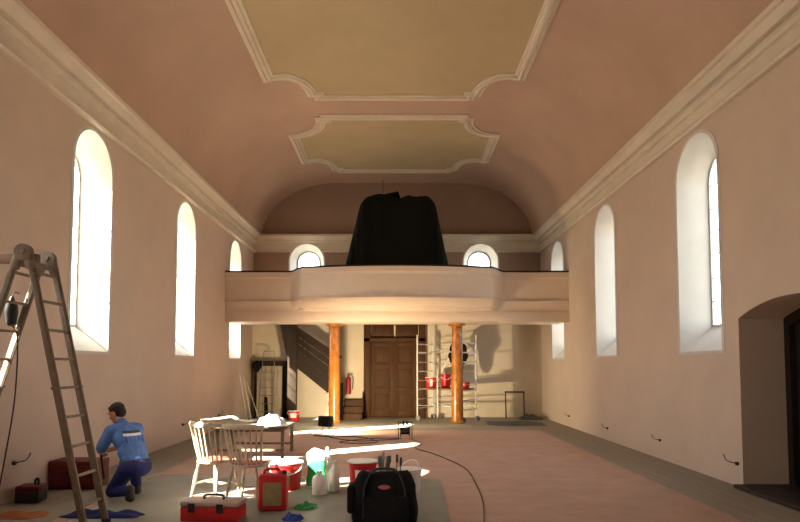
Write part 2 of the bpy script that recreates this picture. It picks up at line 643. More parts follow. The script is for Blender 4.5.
def ceiling_panel(y0, y1):
    q = panel_outline(y0, y1)
    # field: rows cut to the outline
    ys = sorted({round(p[1], 4) for p in q})
    bm = nb()
    def hw(y, side):
        best = 0
        for i in range(len(q)):
            a, b = q[i], q[(i + 1) % len(q)]
            if abs(a[1] - b[1]) < 1e-9:
                continue
            lo, hi_ = min(a[1], b[1]), max(a[1], b[1])
            yy = y + side * 1e-5
            if lo <= yy <= hi_:
                x = a[0] + (b[0] - a[0]) * (yy - a[1]) / (b[1] - a[1])
                best = max(best, abs(x))
        return best
    NX = 24
    for ya, yb in zip(ys[:-1], ys[1:]):
        ha, hb = hw(ya, 1), hw(yb, -1)
        A = [bm.verts.new((PXO - ha + 2 * ha * i / NX, ya, vault_z(PXO - ha + 2 * ha * i / NX) - 0.012)) for i in range(NX + 1)]
        B = [bm.verts.new((PXO - hb + 2 * hb * i / NX, yb, vault_z(PXO - hb + 2 * hb * i / NX) - 0.012)) for i in range(NX + 1)]
        for i in range(NX):
            bm.faces.new((A[i], A[i + 1], B[i + 1], B[i]))
    fld = obj('ceiling_panel', bm, M_OCHRE, ceiling, smooth=60, label='ochre yellow ceiling field')
    # stucco frame swept round the outline
    d = densify(q)
    prof = [(-0.12, 0.0), (-0.12, 0.03), (-0.07, 0.035), (-0.06, 0.075), (-0.02, 0.09), (-0.005, 0.055), (0.01, 0.055), (0.02, 0.085), (0.055, 0.07), (0.065, 0.03), (0.115, 0.025), (0.115, 0.0)]
    bm = nb()
    n = len(d)
    rings = []
    for i in range(n):
        p, a, b = d[i], d[i - 1], d[(i + 1) % n]
        e1 = Vector((p[0] - a[0], p[1] - a[1])).normalized()
        e2 = Vector((b[0] - p[0], b[1] - p[1])).normalized()
        n1, n2 = Vector((-e1.y, e1.x)), Vector((-e2.y, e2.x))
        m = n1 + n2
        m = m / max(0.35, m.dot(n1)) if m.length > 1e-6 else n1
        ring = []
        for o_, dr in prof:
            x, y = PXO + p[0] + m.x * o_, p[1] + m.y * o_
            ring.append(bm.verts.new((x, y, vault_z(x) - dr - 0.005)))
        rings.append(ring)
    for i in range(n):
        A, B = rings[i], rings[(i + 1) % n]
        for k in range(len(prof) - 1):
            bm.faces.new((A[k], A[k + 1], B[k + 1], B[k]))
    obj('stucco_frame', bm, M_TRIM, fld, smooth=40, label='cream stucco frame')
ceiling_panel(5.2, 12.92)
ceiling_panel(13.95, 17.88)

# cornices
CP = [(-0.02, 5.19), (0.07, 5.19), (0.095, 5.225), (0.07, 5.26), (0.03, 5.275), (0.02, 5.30), (0.02, 5.46), (0.07, 5.465), (0.09, 5.50),
      (0.12, 5.515), (0.12, 5.535), (0.09, 5.54), (0.09, 5.557), (0.17, 5.56), (0.21, 5.60), (0.245, 5.65), (0.285, 5.66), (0.285, 5.73), (-0.02, 5.73)]
def cornice(name, ends, fn):
    bm = nb()
    A = [bm.verts.new(fn(p, z, ends[0], p)) for p, z in CP]
    B = [bm.verts.new(fn(p, z, ends[1], p)) for p, z in CP]
    n = len(CP)
    for i in range(n):
        j = (i + 1) % n
        bm.faces.new((A[i], A[j], B[j], B[i]))
    bm.faces.new(A[::-1]); bm.faces.new(B)
    return struct(name, bm, M_TRIM, smooth=30)
cornice('trim_1', (Y0, L), lambda p, z, e, q: (-W + p, e, z))
cornice('trim_2', (Y0, L), lambda p, z, e, q: (W - p, e, z))
# far wall: the upper mouldings run through, the frieze below is cut by the two windows
bm = nb()
UP = [(-0.02, 5.50), (0.055, 5.50), (0.075, 5.53), (0.11, 5.545), (0.115, 5.57), (0.16, 5.575), (0.20, 5.60), (0.245, 5.66), (0.275, 5.67), (0.275, 5.73), (-0.02, 5.73)]
A = [bm.verts.new((-W, L - p, z)) for p, z in UP]; B = [bm.verts.new((W, L - p, z)) for p, z in UP]
for i in range(len(UP)):
    j = (i + 1) % len(UP)
    bm.faces.new((A[i], A[j], B[j], B[i]))
struct('trim_3', bm, M_TRIM, smooth=30)
t4 = bpy.data.objects.new('trim_4', None); COL.objects.link(t4); t4['kind'] = 'structure'
pts = [(-W, 5.28)]
for c in back_c:
    a0 = math.asin((5.28 - BSPR) / 0.565)
    pts += [(c - 0.565 * math.cos(a0 + (math.pi - 2 * a0) * k / 14), BSPR + 0.565 * math.sin(a0 + (math.pi - 2 * a0) * k / 14)) for k in range(15)]
pts += [(W, 5.28), (W, 5.505), (-W, 5.505)]
bm = nb(); prism(bm, pts, f_back, -0.025, 0.004)
obj('frieze', bm, M_TRIM, t4, smooth=30)
for a, b in ((-W, -2.86 - 0.50), (-2.86 + 0.50, 2.66 - 0.50), (2.66 + 0.50, W)):
    bm = nb()
    box(bm, ((a + b) / 2, L - 0.025, 5.24), (b - a, 0.065, 0.08), bev=0.02)
    obj('lower_fillet', bm, M_TRIM, t4, smooth=30)

# ground outside
bm = nb()
box(bm, (0, 8, -0.45), (120, 120, 0.2))
struct('ground', bm, M_GROUND, smooth=None)

# ------------------------------------------------------------------ doors
# main double door under the gallery
DX, DYF = -0.08, L
d1 = bpy.data.objects.new('door_1', None); COL.objects.link(d1); d1['kind'] = 'structure'
d1.location = (DX, DYF, 0)
bm = nb()
for s in (-1, 1):
    box(bm, (s * 0.86, -0.09, 1.47), (0.20, 0.18, 2.94), bev=0.012)
    box(bm, (s * 0.745, -0.06, 1.2), (0.05, 0.12, 2.4), bev=0.008)
box(bm, (0, -0.09, 2.42), (1.92, 0.18, 0.12), bev=0.012)
box(bm, (0, -0.05, 2.92), (1.92, 0.10, 0.08), bev=0.008)
obj('door_frame', bm, M_DWOOD, d1)
for s in (-1, 1):
    bm = nb()
    box(bm, (s * 0.38, -0.03, 2.68), (0.70, 0.04, 0.38), bev=0.01)
    box(bm, (s * 0.38, -0.045, 2.68), (0.56, 0.03, 0.26), bev=0.012)
    obj('transom_panel', bm, M_DWOOD, d1)
for s in (-1, 1):
    bm = nb()
    cx = s * 0.362
    for xx in (cx - 0.305, cx + 0.305):
        box(bm, (xx, -0.05, 1.18), (0.11, 0.06, 2.34), bev=0.006)
    for zz, hh in ((0.11, 0.20), (0.86, 0.14), (1.62, 0.14), (2.29, 0.12)):
        box(bm, (cx, -0.05, zz), (0.52, 0.06, hh), bev=0.006)
    lf = obj('door_leaf', bm, M_DWOOD, d1)
    for zz, hh in ((0.50, 0.60), (1.24, 0.64), (1.96, 0.56)):
        bm = nb()
        box(bm, (cx, -0.03, zz), (0.52, 0.03, hh))
        box(bm, (cx, -0.045, zz), (0.40, 0.035, hh - 0.12), bev=0.016)
        obj('door_panel', bm, M_DWOOD, lf)
    if s < 0:
        bm = nb()
        box(bm, (-0.06, -0.085, 1.12), (0.05, 0.012, 0.22), bev=0.004)
        tube(bm, [(-0.06, -0.09, 1.16), (-0.06, -0.13, 1.16), (-0.17, -0.135, 1.155)], 0.010, 8)
        obj('door_handle', bm, M_IRON, lf)
bm = nb()
box(bm, (0.012, -0.088, 1.18), (0.05, 0.02, 2.34), bev=0.006)
obj('cover_strip', bm, M_DWOOD, d1)
bm = nb()
box(bm, (0, -0.12, 0.012), (1.9, 0.34, 0.03), bev=0.005)
obj('threshold', bm, M_DWOOD, d1)

# dark arched door in the niche
d2 = bpy.data.objects.new('door_2', None); COL.objects.link(d2); d2['kind'] = 'structure'
d2.location = (W + ND, NC, 0)
loc2 = lambda u, v, d: (d, u - NC, v)
bm = nb()
outer = arch(NC, NWID + 0.3, -0.02, NSPR + 0.05, 16, NRISE)
prism(bm, outer, loc2, 0.06, 0.14)
obj('door_leaf', bm, M_DWOOD, d2)
bm = nb()
of = arch(NC, NWID, 0.0, NSPR, 16, NRISE); inf = arch(NC, NWID - 0.22, 0.0, NSPR - 0.10, 16, NRISE * 0.9)
strip(bm, of, -0.05, inf, -0.05, loc2); strip(bm, inf, -0.05, inf, 0.08, loc2)
obj('door_frame', bm, M_STAIR, d2)
for k in range(7):
    bm = nb()
    y0 = -0.95 + 0.272 * k
    box(bm, (0.045, y0 + 0.136, 1.09), (0.03, 0.266, 2.16), bev=0.006)
    obj('plank', bm, M_STAIR, d2)
bm = nb()
box(bm, (-0.40, 0.0, 0.03), (0.78, 2.1, 0.05), bev=0.01)
obj('threshold', bm, M_IRON, d2)

# ------------------------------------------------------------------ gallery
GY = 16.08
def g_front(x):
    a = abs(x)
    if a >= 2.85:
        return GY
    y_in = 15.0 + 0.42 * (a / 2.4) ** 2
    if a <= 2.40:
        return y_in
    t = (a - 2.40) / 0.45
    s = t * t * (3 - 2 * t)
    return (15.42 + 0.15 * (a - 2.4)) * (1 - s) + GY * s
gal = thing('gallery', 'pale wooden organ gallery with curved parapet above the double door', 'balcony', (0, 0, 0))
xs = sorted(set([-W + 0.002, -3.7, -2.85, W - 0.002, 3.7, 2.85] + [s * (2.40 + 0.45 * k / 12) for k in range(13) for s in (-1, 1)] + [-2.4 + 4.8 * k / 40 for k in range(41)]))
def sweep(prof, closed=False):
    bm = nb()
    rings = []
    for x in xs:
        yf = g_front(x)
        rings.append([bm.verts.new((x, GY * (1 - b) + yf * b - d, z)) for d, z, b in prof])
    n = len(prof)
    for A, B in zip(rings[:-1], rings[1:]):
        for k in range(n if closed else n - 1):
            bm.faces.new((A[k], A[(k + 1) % n], B[(k + 1) % n], B[k]))
    if closed:
        bm.faces.new(rings[0][::-1]); bm.faces.new(rings[-1])
    return bm
par = obj('parapet', sweep([(0, 3.04, 0), (-0.01, 3.09, 0.3), (-0.01, 3.16, 0.62), (-0.01, 3.24, 0.93), (0.0, 3.27, 1), (0.0, 3.90, 1), (-0.14, 3.90, 1), (-0.14, 3.04, 0.6)], True), M_GALL, gal, smooth=30)
obj('lower_moulding', sweep([(-0.02, 3.265, 1), (0.05, 3.275, 1), (0.062, 3.30, 1), (0.05, 3.325, 1), (0.03, 3.34, 1), (0.018, 3.375, 1), (-0.02, 3.375, 1)], True), M_GALL, par, smooth=30)
obj('upper_moulding', sweep([(-0.15, 3.89, 1), (0.015, 3.89, 1), (0.02, 3.92, 1), (0.04, 3.95, 1), (0.045, 4.075, 1), (-0.15, 4.075, 1)], True), M_GALL, par, smooth=30)
obj('cap_rail', sweep([(-0.17, 4.075, 1), (0.065, 4.075, 1), (0.07, 4.105, 1), (0.05, 4.12, 1), (-0.17, 4.12, 1)], True), M_STAIR, gal, smooth=30)
bm = nb()
box(bm, (0, GY + 0.58, 2.91), (2 * W - 0.004, 1.20, 0.27), bev=0.012)
obj('beam', bm, M_GALL, gal)
bm = nb()
box(bm, (0, (GY + L) / 2 + 0.2, 3.11), (2 * W - 0.004, L - GY - 0.4, 0.14))
obj('gallery_floor', bm, M_PLANK, gal)

# columns
def column(x, y, label):
    t = thing('wooden_column', label, 'column', (x, y, 0), 0, 'columns under the gallery')
    bm = nb(); lathe(bm, [(0.163, 0.06), (0.165, 0.35), (0.163, 1.0), (0.154, 1.8), (0.140, 2.60), (0.139, 2.70)], 28)
    obj('shaft', bm, M_HONEY, t)
    bm = nb(); lathe(bm, [(0.139, 2.64), (0.156, 2.65), (0.156, 2.665), (0.142, 2.675), (0.145, 2.70), (0.19, 2.715), (0.235, 2.73), (0.24, 2.735), (0.24, 2.774), (0.2, 2.775)], 28)
    obj('capital', bm, M_HONEY, t)
    bm = nb(); lathe(bm, [(0.185, 0.03), (0.19, 0.05), (0.18, 0.07), (0.168, 0.08), (0.13, 0.085)], 28)
    obj('base', bm, M_HONEY, t)
    return t
column(-1.742, 17.0, 'honey-coloured varnished wooden column beside the staircase')
column(1.672, 17.0, 'honey-coloured varnished wooden column standing before the scaffold tower')

# covered organ on the gallery
def foil_body(name, label, cat, x0, x1, y0, y1, zb, zt, tops, loc):
    pass
org = thing('covered_organ', 'tall organ case wrapped in black foil on the gallery', 'organ', (0.0, 16.75, 3.18))
bm = nb()
NU, NVV = 96, 22
rings = []
for j in range(NVV + 1):
    t = j / NVV
    ring = []
    for i in range(NU):
        a = 2 * math.pi * i / NU
        c, s = math.cos(a), math.sin(a)
        px = math.copysign(abs(c) ** 0.42, c); py = math.copysign(abs(s) ** 0.42, s)
        xl, xr = -1.68 + 0.70 * t, 1.62 - 0.60 * t ** 1.1
        if t > 0.94:
            k = (t - 0.94) / 0.06
            xl += 0.09 * k * k; xr -= 0.10 * k * k
        x = (xl + xr) / 2 + (xr - xl) / 2 * px
        dy = 0.72 - 0.10 * t
        fold = 0.035 * math.sin(x * 19 + 2 * math.sin(x * 3.1)) * (1 - 0.5 * t) + 0.02 * math.sin(x * 41 + 1.3)
        y = dy * py - fold * (1 if s < 0 else 0)
        top = 2.98 + (0.07 * (x + 0.9) if x < 0.0 else (-0.11 if x < 0.28 else 0.0)) + 0.02 * math.sin(x * 9)
        z = t * top
        ring.append(bm.verts.new((x, y, z)))
    rings.append(ring)
for A, B in zip(rings[:-1], rings[1:]):
    for i in range(NU):
        bm.faces.new((A[i], A[(i + 1) % NU], B[(i + 1) % NU], B[i]))
# closed top, bowed
last = rings[-1]
for sc_, up in ((0.7, 0.06), (0.35, 0.09)):
    cx = sum(v.co.x for v in last) / NU
    nr = [bm.verts.new((cx + (v.co.x - cx) * sc_, v.co.y * sc_, v.co.z + up * 0.3)) for v in last]
    for i in range(NU):
        bm.faces.new((last[i], last[(i + 1) % NU], nr[(i + 1) % NU], nr[i]))
    last = nr
bm.faces.new(last)
obj('foil_cover', bm, M_BLACKFOIL, org, smooth=60)
bm = nb()
tube(bm, [(-0.62, -0.2, 2.96), (-0.3, -0.22, 3.05), (0.02, -0.2, 3.12), (0.06, -0.2, 3.0)], [0.05, 0.09, 0.10, 0.05], 8)
obj('foil_fold', bm, M_BLACKFOIL, org, smooth=60)
bm = nb()
tube(bm, [(0, 0, 6.6), (0, 0, vault_z(0.4))], 0.010, 6)
ellipsoid(bm, (0, 0, 6.58), (0.03, 0.03, 0.05), None, 10, 8)
wire = obj('hanging_wire', bm, M_IRON, loc=(-0.44, 18.85, 0))
tag(wire, 'thin dark wire hanging from the vault behind the covered organ', 'wire')

# ------------------------------------------------------------------ staircase
st = thing('staircase', 'dark wooden staircase climbing to the gallery against the far wall', 'staircase', (0, 0, 0))
SY = 18.15
f_st = lambda u, v, d: (u, SY + d, v)
bm = nb(); box(bm, (-3.12, SY + 0.10, 1.47), (0.26, 0.24, 2.94), bev=0.01); obj('post', bm, M_STAIR, st)
def zt(x): return 2.78 - 0.66 * (x + 3.0)
def zl(x): return 1.56 - 0.80 * (x + 3.0)
nbd = 4
for k in range(nbd):       # diagonal boards of the closed balustrade
    a, b = k / nbd, (k + 1) / nbd - 0.02
    e = lambda x, t: zl(x) + 0.34 + (zt(x) - 0.06 - zl(x) - 0.34) * t
    x0 = -2.99
    bm = nb(); prism(bm, [(x0, e(x0, a)), (-1.72, e(-1.72, a)), (-1.72, e(-1.72, b)), (x0, e(x0, b))], f_st, 0.03, 0.06)
    obj('balustrade_board', bm, M_STAIR, st, smooth=None)
for k in range(3):
    x = -2.93 + 0.125 * k
    bm = nb(); box(bm, (x, SY + 0.015, (zl(x) + zt(x)) / 2 + 0.15), (0.045, 0.035, 0.62), bev=0.005)
    obj('baluster', bm, M_STAIR, st)
bm = nb(); prism(bm, [(-2.99, zl(-2.99)), (-1.60, zl(-1.60)), (-1.60, zl(-1.60) + 0.34), (-2.99, zl(-2.99) + 0.34)], f_st, 0.0, 0.07); obj('stringer', bm, M_STAIR, st, smooth=None)
bm = nb(); prism(bm, [(-2.99, zt(-2.99) - 0.08), (-1.66, zt(-1.66) - 0.08), (-1.66, zt(-1.66)), (-2.99, zt(-2.99))], f_st, -0.02, 0.09); obj('handrail', bm, M_STAIR, st, smooth=None)
bm = nb(); prism(bm, [(-3.52, 2.96), (-3.26, 1.72), (-3.24, 2.96)], f_st, 0.04, 0.12); obj('bracket_board', bm, M_STAIR, st, smooth=None)
for k in range(8):
    x = -1.78 - 0.19 * k
    z = 0.66 + 0.19 * k
    bm = nb(); box(bm, (x, SY + 0.52, z), (0.25, 0.9, 0.04), bev=0.005); obj('tread', bm, M_STAIR, st)
bm = nb(); box(bm, (-1.66, SY + 0.05, 0.55), (0.12, 0.12, 1.1), bev=0.01); obj('newel_post', bm, M_STAIR, st)
for k in range(3):
    bm = nb()
    box(bm, (-1.33, L - 0.02 - (1.02 - 0.27 * k) / 2, 0.09 + 0.185 * k), (0.58, 1.02 - 0.27 * k, 0.18), bev=0.004)
    box(bm, (-1.33, L - 0.02 - (1.06 - 0.27 * k) / 2, 0.18 + 0.185 * k), (0.60, 1.06 - 0.27 * k, 0.03), bev=0.008)
    obj('step', bm, M_DWOOD, st)
bm = nb(); prism(bm, [(L - 0.8, 0.2), (L - 0.03, 0.2), (L - 0.03, 0.82), (L - 0.5, 0.76)], lambda u, v, d: (d, u, v), -1.06, -1.02); obj('side_board', bm, M_DWOOD, st, smooth=None)

# closet frame under the stair with a dust sheet
cl = thing('closet_frame', 'dark timber closet frame in the corner beyond the staircase post', 'frame', (-3.88, 18.85, 0))
bm = nb(); box(bm, (0.04, 0, 1.68), (1.02, 0.16, 0.15), bev=0.01); obj('lintel', bm, M_STAIR, cl)
for x, w in ((-0.47, 0.10), (0.50, 0.20)):
    bm = nb(); box(bm, (x, 0.02, 0.80), (w, 0.12, 1.60), bev=0.01); obj('side_post', bm, M_STAIR, cl)
bm = nb(); box(bm, (0.0, 0.24, 0.82), (1.0, 0.04, 1.64)); obj('back_board', bm, M_STAIR, cl)
bm = nb()
n = 26
A, B = [], []
for i in range(n + 1):
    x = -0.41 + 0.78 * i / n
    y = 18.73 - 18.85 + 0.02 * math.sin(i * 1.1) + 0.012 * math.sin(i * 2.3)
    zb = 0.06 if not (0.30 < i / n < 0.46) else 0.66
    A.append((x, y, zb + 0.02 * math.sin(i))); B.append((x, y + 0.01, 1.60 + 0.01 * math.sin(i * 2)))
va = [bm.verts.new(p) for p in A]; vm = [bm.verts.new(((a[0] + b[0]) / 2, a[1] + 0.015 * math.sin(k * 1.9), 0.8)) for k, (a, b) in enumerate(zip(A, B))]; vb = [bm.verts.new(p) for p in B]
for i in range(n):
    bm.faces.new((va[i], va[i + 1], vm[i + 1], vm[i])); bm.faces.new((vm[i], vm[i + 1], vb[i + 1], vb[i]))
bmesh.ops.solidify(bm, geom=bm.faces, thickness=0.006)
sh = obj('dust_sheet', bm, M_CREAMSHEET, loc=(-3.88, 18.85, 0), smooth=60)
tag(sh, 'cream dust sheet hanging from the closet lintel', 'sheet')
bm = nb(); ellipsoid(bm, (0, 0, 0), (0.15, 0.12, 0.15)); ellipsoid(bm, (0.1, 0.0, 0.05), (0.12, 0.1, 0.08)); ellipsoid(bm, (-0.03, 0.02, -0.12), (0.10, 0.09, 0.10))
hb = obj('hanging_bag', remeshed(bm, 0.02, 3), M_BLKF, loc=(-4.26, 18.62, 1.62), smooth=60)
tag(hb, 'black bag hung on the corner of the closet frame', 'bag')

# ------------------------------------------------------------------ things under the gallery
def bucket(name, label, loc, r, h, lid=True, group=None, rotz=0, mbody=None, label_size=None, label_mat=None, handle=True, seg=24):
    t = thing(name, label, 'bucket', loc, rotz, group)
    mbody = mbody or M_RED
    bm = nb(); lathe(bm, [(r * 0.82, 0), (r * 0.86, 0.01), (r * 0.98, h * 0.86), (r * 1.03, h * 0.87), (r * 1.03, h * 0.91), (r * 0.99, h * 0.92), (r, h * 0.965), (r * 0.95, h * 0.965)], seg)
    obj('tub', bm, mbody, t)
    if lid:
        bm = nb(); lathe(bm, [(r * 0.98, h * 0.95), (r * 1.05, h * 0.95), (r * 1.06, h * 0.985), (r * 1.0, h), (r * 0.92, h * 0.99), (r * 0.3, h * 0.985)], seg)
        obj('lid', bm, M_WPL, t)
    if handle:
        bm = nb(); tube(bm, [(r * 1.03 * math.cos(a), -0.02 - r * 0.9 * math.sin(a) * 0.55 - r * 0.5, h * 0.88 - h * 0.30 * math.sin(a)) if 0.15 < a < 2.99 else (r * 1.02 * math.cos(a), -r * 0.3, h * 0.89) for a in [math.pi * k / 14 for k in range(15)]], 0.006, 6)
        obj('handle', bm, M_WPL, t)
    if label_size:
        aw, z0, z1 = label_size
        bm = nb()
        A, B = [], []
        for k in range(11):
            a = -math.pi / 2 + aw * (k / 10 - 0.5)
            ra = r * (0.86 + 0.12 * (z0 / h) / 0.86) + 0.004; rb = r * (0.86 + 0.12 * (z1 / h) / 0.86) + 0.004
            A.append(bm.verts.new((ra * math.cos(a), ra * math.sin(a), z0))); B.append(bm.verts.new((rb * math.cos(a), rb * math.sin(a), z1)))
        for k in range(10):
            bm.faces.new((A[k], A[k + 1], B[k + 1], B[k]))
        obj('paper_label', bm, label_mat or M_WPL, t, smooth=60)
    return t

bucket('paint_bucket', 'red and white paint bucket on the floor by the stair post', (-2.98, 17.75, 0.012), 0.17, 0.30, label_size=(1.2, 0.10, 0.24))
# fire extinguisher
fe = thing('fire_extinguisher', 'red fire extinguisher on the wall between staircase and double door', 'extinguisher', (-1.52, 19.06, 0.72))
bm = nb(); lathe(bm, [(0.07, 0), (0.085, 0.02), (0.085, 0.44), (0.07, 0.50), (0.03, 0.54), (0.028, 0.57)], 20); obj('cylinder', bm, mat('extinguisher_red', (0.30, 0.02, 0.022), 0.4), fe)
bm = nb(); box(bm, (0.0, 0, 0.585), (0.05, 0.05, 0.05), bev=0.006); box(bm, (0.05, 0, 0.62), (0.15, 0.025, 0.02), bev=0.004); obj('valve', bm, M_BLK, fe)
bm = nb(); tube(bm, [(0.02, -0.02, 0.59), (0.12, -0.03, 0.58), (0.15, -0.03, 0.45), (0.13, -0.02, 0.15)], 0.012, 8); obj('hose', bm, M_BLK, fe)
bm = nb(); box(bm, (0, 0.105, 0.3), (0.1, 0.05, 0.3), bev=0.004); obj('wall_bracket', bm, M_IRON, fe)

# step ladder and poles in the corner
sl = thing('step_ladder', 'narrow aluminium step ladder in front of the dust sheet', 'ladder', (-3.90, 18.42, 0))
for s in (-1, 1):
    bm = nb(); tube(bm, [(s * 0.26, -0.12, 0.01), (s * 0.20, 0.10, 1.45), (s * 0.15, 0.16, 2.05)], 0.011, 8); obj('front_rail', bm, M_STEEL, sl)
    bm = nb(); tube(bm, [(s * 0.14, 0.22, 0.01), (s * 0.14, 0.16, 1.42)], 0.010, 8); obj('rear_leg', bm, M_STEEL, sl)
bm = nb(); tube(bm, [(-0.15, 0.16, 2.05), (0.15, 0.16, 2.05)], 0.011, 8); obj('top_bar', bm, M_STEEL, sl)
for k in range(6):
    z = 0.24 + 0.235 * k
    bm = nb(); box(bm, (0, -0.12 + 0.22 * z / 1.45, z), (0.46 - 0.04 * z, 0.05, 0.016), bev=0.003); obj('step', bm, M_STEEL, sl)
for p0, p1, lab in (((-4.15, 17.5, 0.012), (-4.53, 18.05, 1.30), 'thin pale pole leaning in the corner, crossing the other two'),
                    ((-4.35, 17.85, 0.012), (-4.53, 17.6, 1.36), 'thin pale pole leaning in the corner closest to the side wall'),
                    ((-4.02, 17.95, 0.012), (-4.53, 18.4, 1.15), 'thin pale pole leaning in the corner nearest the step ladder')):
    bm = nb(); tube(bm, [p0, p1], 0.012, 6)
    tag(obj('leaning_pole', bm, M_GALV), lab, 'pole', 'poles leaning in the corner')

# scaffold tower
TH = R(-35)
sc = thing('scaffold_tower', 'aluminium rolling scaffold tower in front of the double door', 'scaffold', (0.60, 18.05, 0), TH)
BL, AW, SH = 1.50, 0.84, 2.52     # local x: long side, y: depth
for x in (0, BL):
    for y in (0, AW):
        bm = nb(); tube(bm, [(x, y, 0.22), (x, y, SH if x == 0 else SH - 0.02)], 0.021, 10); obj('upright', bm, M_GALV, sc)
        bm = nb(); tube(bm, [(x, y, 0.12), (x, y, 0.24)], 0.018, 8); tube(bm, [(x, y, 0.14), (x + 0.05, y - 0.03, 0.09)], 0.02, 6); ca = obj('castor', bm, M_GALV, sc)
        bm = nb(); tube(bm, [(x + 0.05, y - 0.05, 0.08), (x + 0.05, y + 0.0, 0.08)], 0.075, 16); obj('wheel', bm, M_GREY, ca)
    for k in range(8):
        z = 0.36 + 0.27 * k
        bm = nb(); tube(bm, [(x, 0, z), (x, AW, z)], 0.018, 8); obj('rung', bm, M_GALV, sc)
for y in (0, AW):
    for z in (0.45, 0.62, 1.10, 1.66, 2.12) if y else (0.45, 2.0):
        bm = nb(); tube(bm, [(0, y, z), (BL, y, z)], 0.014, 8); obj('side_brace', bm, M_ALU, sc)
bm = nb(); tube(bm, [(0, AW, 0.9), (BL * 0.5, AW, 2.1)], 0.016, 8); obj('diagonal_brace', bm, M_GALV, sc)
bm = nb(); box(bm, (BL / 2, AW / 2, 0.93), (BL - 0.06, AW - 0.10, 0.05), bev=0.006); obj('platform', bm, M_PLANK, sc)
bm = nb(); tube(bm, [(BL * 0.46, 0.0, 1.5), (BL * 0.46, 0.0, 0.12)], 0.014, 8); obj('stay', bm, M_GALV, sc)
def on_tower(x, y, z):
    c, s = math.cos(TH), math.sin(TH)
    return (0.60 + x * c - y * s, 18.05 + x * s + y * c, z)
bucket('paint_bucket', 'red bucket with white lid at the scaffold platform end by the door', on_tower(0.30, 0.28, 0.955), 0.165, 0.32, group='buckets on the scaffold', label_size=(0.5, 0.05, 0.26))
bucket('paint_bucket', 'open red bucket in the middle of the scaffold platform', on_tower(0.62, 0.6, 0.955), 0.15, 0.42, lid=False, group='buckets on the scaffold')
bucket('paint_bucket', 'small red bucket at the scaffold platform end behind the column', on_tower(1.36, 0.45, 0.955), 0.13, 0.18, lid=False, group='buckets on the scaffold')
# jacket hung over the rail
bm = nb()
ellipsoid(bm, (0, 0, 2.10), (0.28, 0.11, 0.24)); ellipsoid(bm, (0, 0, 1.90), (0.33, 0.10, 0.20)); ellipsoid(bm, (0.02, 0, 1.55), (0.15, 0.07, 0.42)); ellipsoid(bm, (0.22, 0, 1.86), (0.06, 0.06, 0.20)); ellipsoid(bm, (-0.22, 0, 1.86), (0.06, 0.06, 0.20))
jk = obj('jacket', remeshed(bm, 0.025, 4), M_BLKF, loc=on_tower(0.98, 0.71, 0), rotz=R(-26), smooth=60)
tag(jk, 'black work jacket hanging on the scaffold rails behind the column', 'jacket')

# little iron trestle and heap in the corner
tr = thing('iron_trestle', 'small black iron trestle against the wall near the corner', 'trestle', (3.62, 18.85, 0))
for s in (-1, 1):
    bm = nb(); tube(bm, [(s * 0.28, -0.05, 0.01), (s * 0.28, 0, 0.80)], 0.02, 6); obj('leg', bm, M_IRON, tr)
    bm = nb(); tube(bm, [(s * 0.28 + 0.06, 0.24, 0.01), (s * 0.28, 0.0, 0.78)], 0.016, 6); obj('leg', bm, M_IRON, tr)
bm = nb(); tube(bm, [(-0.30, 0, 0.80), (0.30, 0, 0.80)], 0.024, 6); obj('top_bar', bm, M_IRON, tr)
def heap(name, label, cat, loc, sx, sy, h, m, seed=0, n=30, rotz=0.0, pw=1.0, group=None, rough=1.0):
    """crumpled cloth / sheet lying on something: a solid low mound with folds"""
    rnd = random.Random(seed)
    ph = [rnd.uniform(0, 6.28) for _ in range(8)]
    bm = nb()
    g = []
    for j in range(n + 1):
        row = []
        for i in range(n + 1):
            u, v = i / n * 2 - 1, j / n * 2 - 1
            r2 = max(abs(u), abs(v))
            fall = max(0.0, 1 - r2 ** 3) ** pw
            f = 0.62 + rough * (0.22 * math.sin(5 * u + 3 * v + ph[0]) + 0.18 * math.sin(-4 * u + 7 * v + ph[1]) + 0.10 * math.sin(11 * u + 2 * v + ph[2]))
            k = 1 - 0.18 * (u * u * v * v) + 0.05 * math.sin(6 * math.atan2(v, u) + ph[3])
            row.append(bm.verts.new((u * sx / 2 * k, v * sy / 2 * k, 0.002 + max(0.0, h * f * fall))))
        g.append(row)
    for j in range(n):
        for i in range(n):
            bm.faces.new((g[j][i], g[j][i + 1], g[j + 1][i + 1], g[j + 1][i]))
    rim = [g[0][i] for i in range(n)] + [g[j][n] for j in range(n)] + [g[n][i] for i in range(n, 0, -1)] + [g[j][0] for j in range(n, 0, -1)]
    low = [bm.verts.new((v.co.x, v.co.y, -0.0)) for v in rim]
    for i in range(len(rim)):
        k = (i + 1) % len(rim)
        bm.faces.new((rim[k], rim[i], low[i], low[k]))
    bm.faces.new(low)
    o = obj(name, bm, m, loc=loc, rotz=rotz, smooth=60)
    return tag(o, label, cat, group)
heap('tarpaulin', 'dark crumpled tarpaulin on the floor beside the iron trestle', 'tarpaulin', (4.02, 18.45, 0.001), 0.75, 0.7, 0.16, M_TARP, 3)
heap('tarpaulin', 'flat dark tarpaulin spread on the floor behind the column by the scaffold', 'tarpaulin', (3.28, 17.05, 0.001), 1.6, 1.5, 0.045, M_TARP, 5)
heap('paper_sheet', 'pale grey-green protective paper under the column beside the staircase', 'paper', (-1.6, 16.75, 0.001), 2.6, 1.6, 0.028, M_PAPER, 8)
heap('paper_sheet', 'grey protective paper on the floor under the column by the scaffold', 'paper', (0.9, 16.55, 0.001), 2.2, 1.0, 0.028, M_PAPER, 9)
heap('paper_sheet', 'grey-green protective paper on the floor in the corner near the step ladder', 'paper', (-3.6, 16.75, 0.001), 1.0, 1.3, 0.03, M_PAPER, 11)

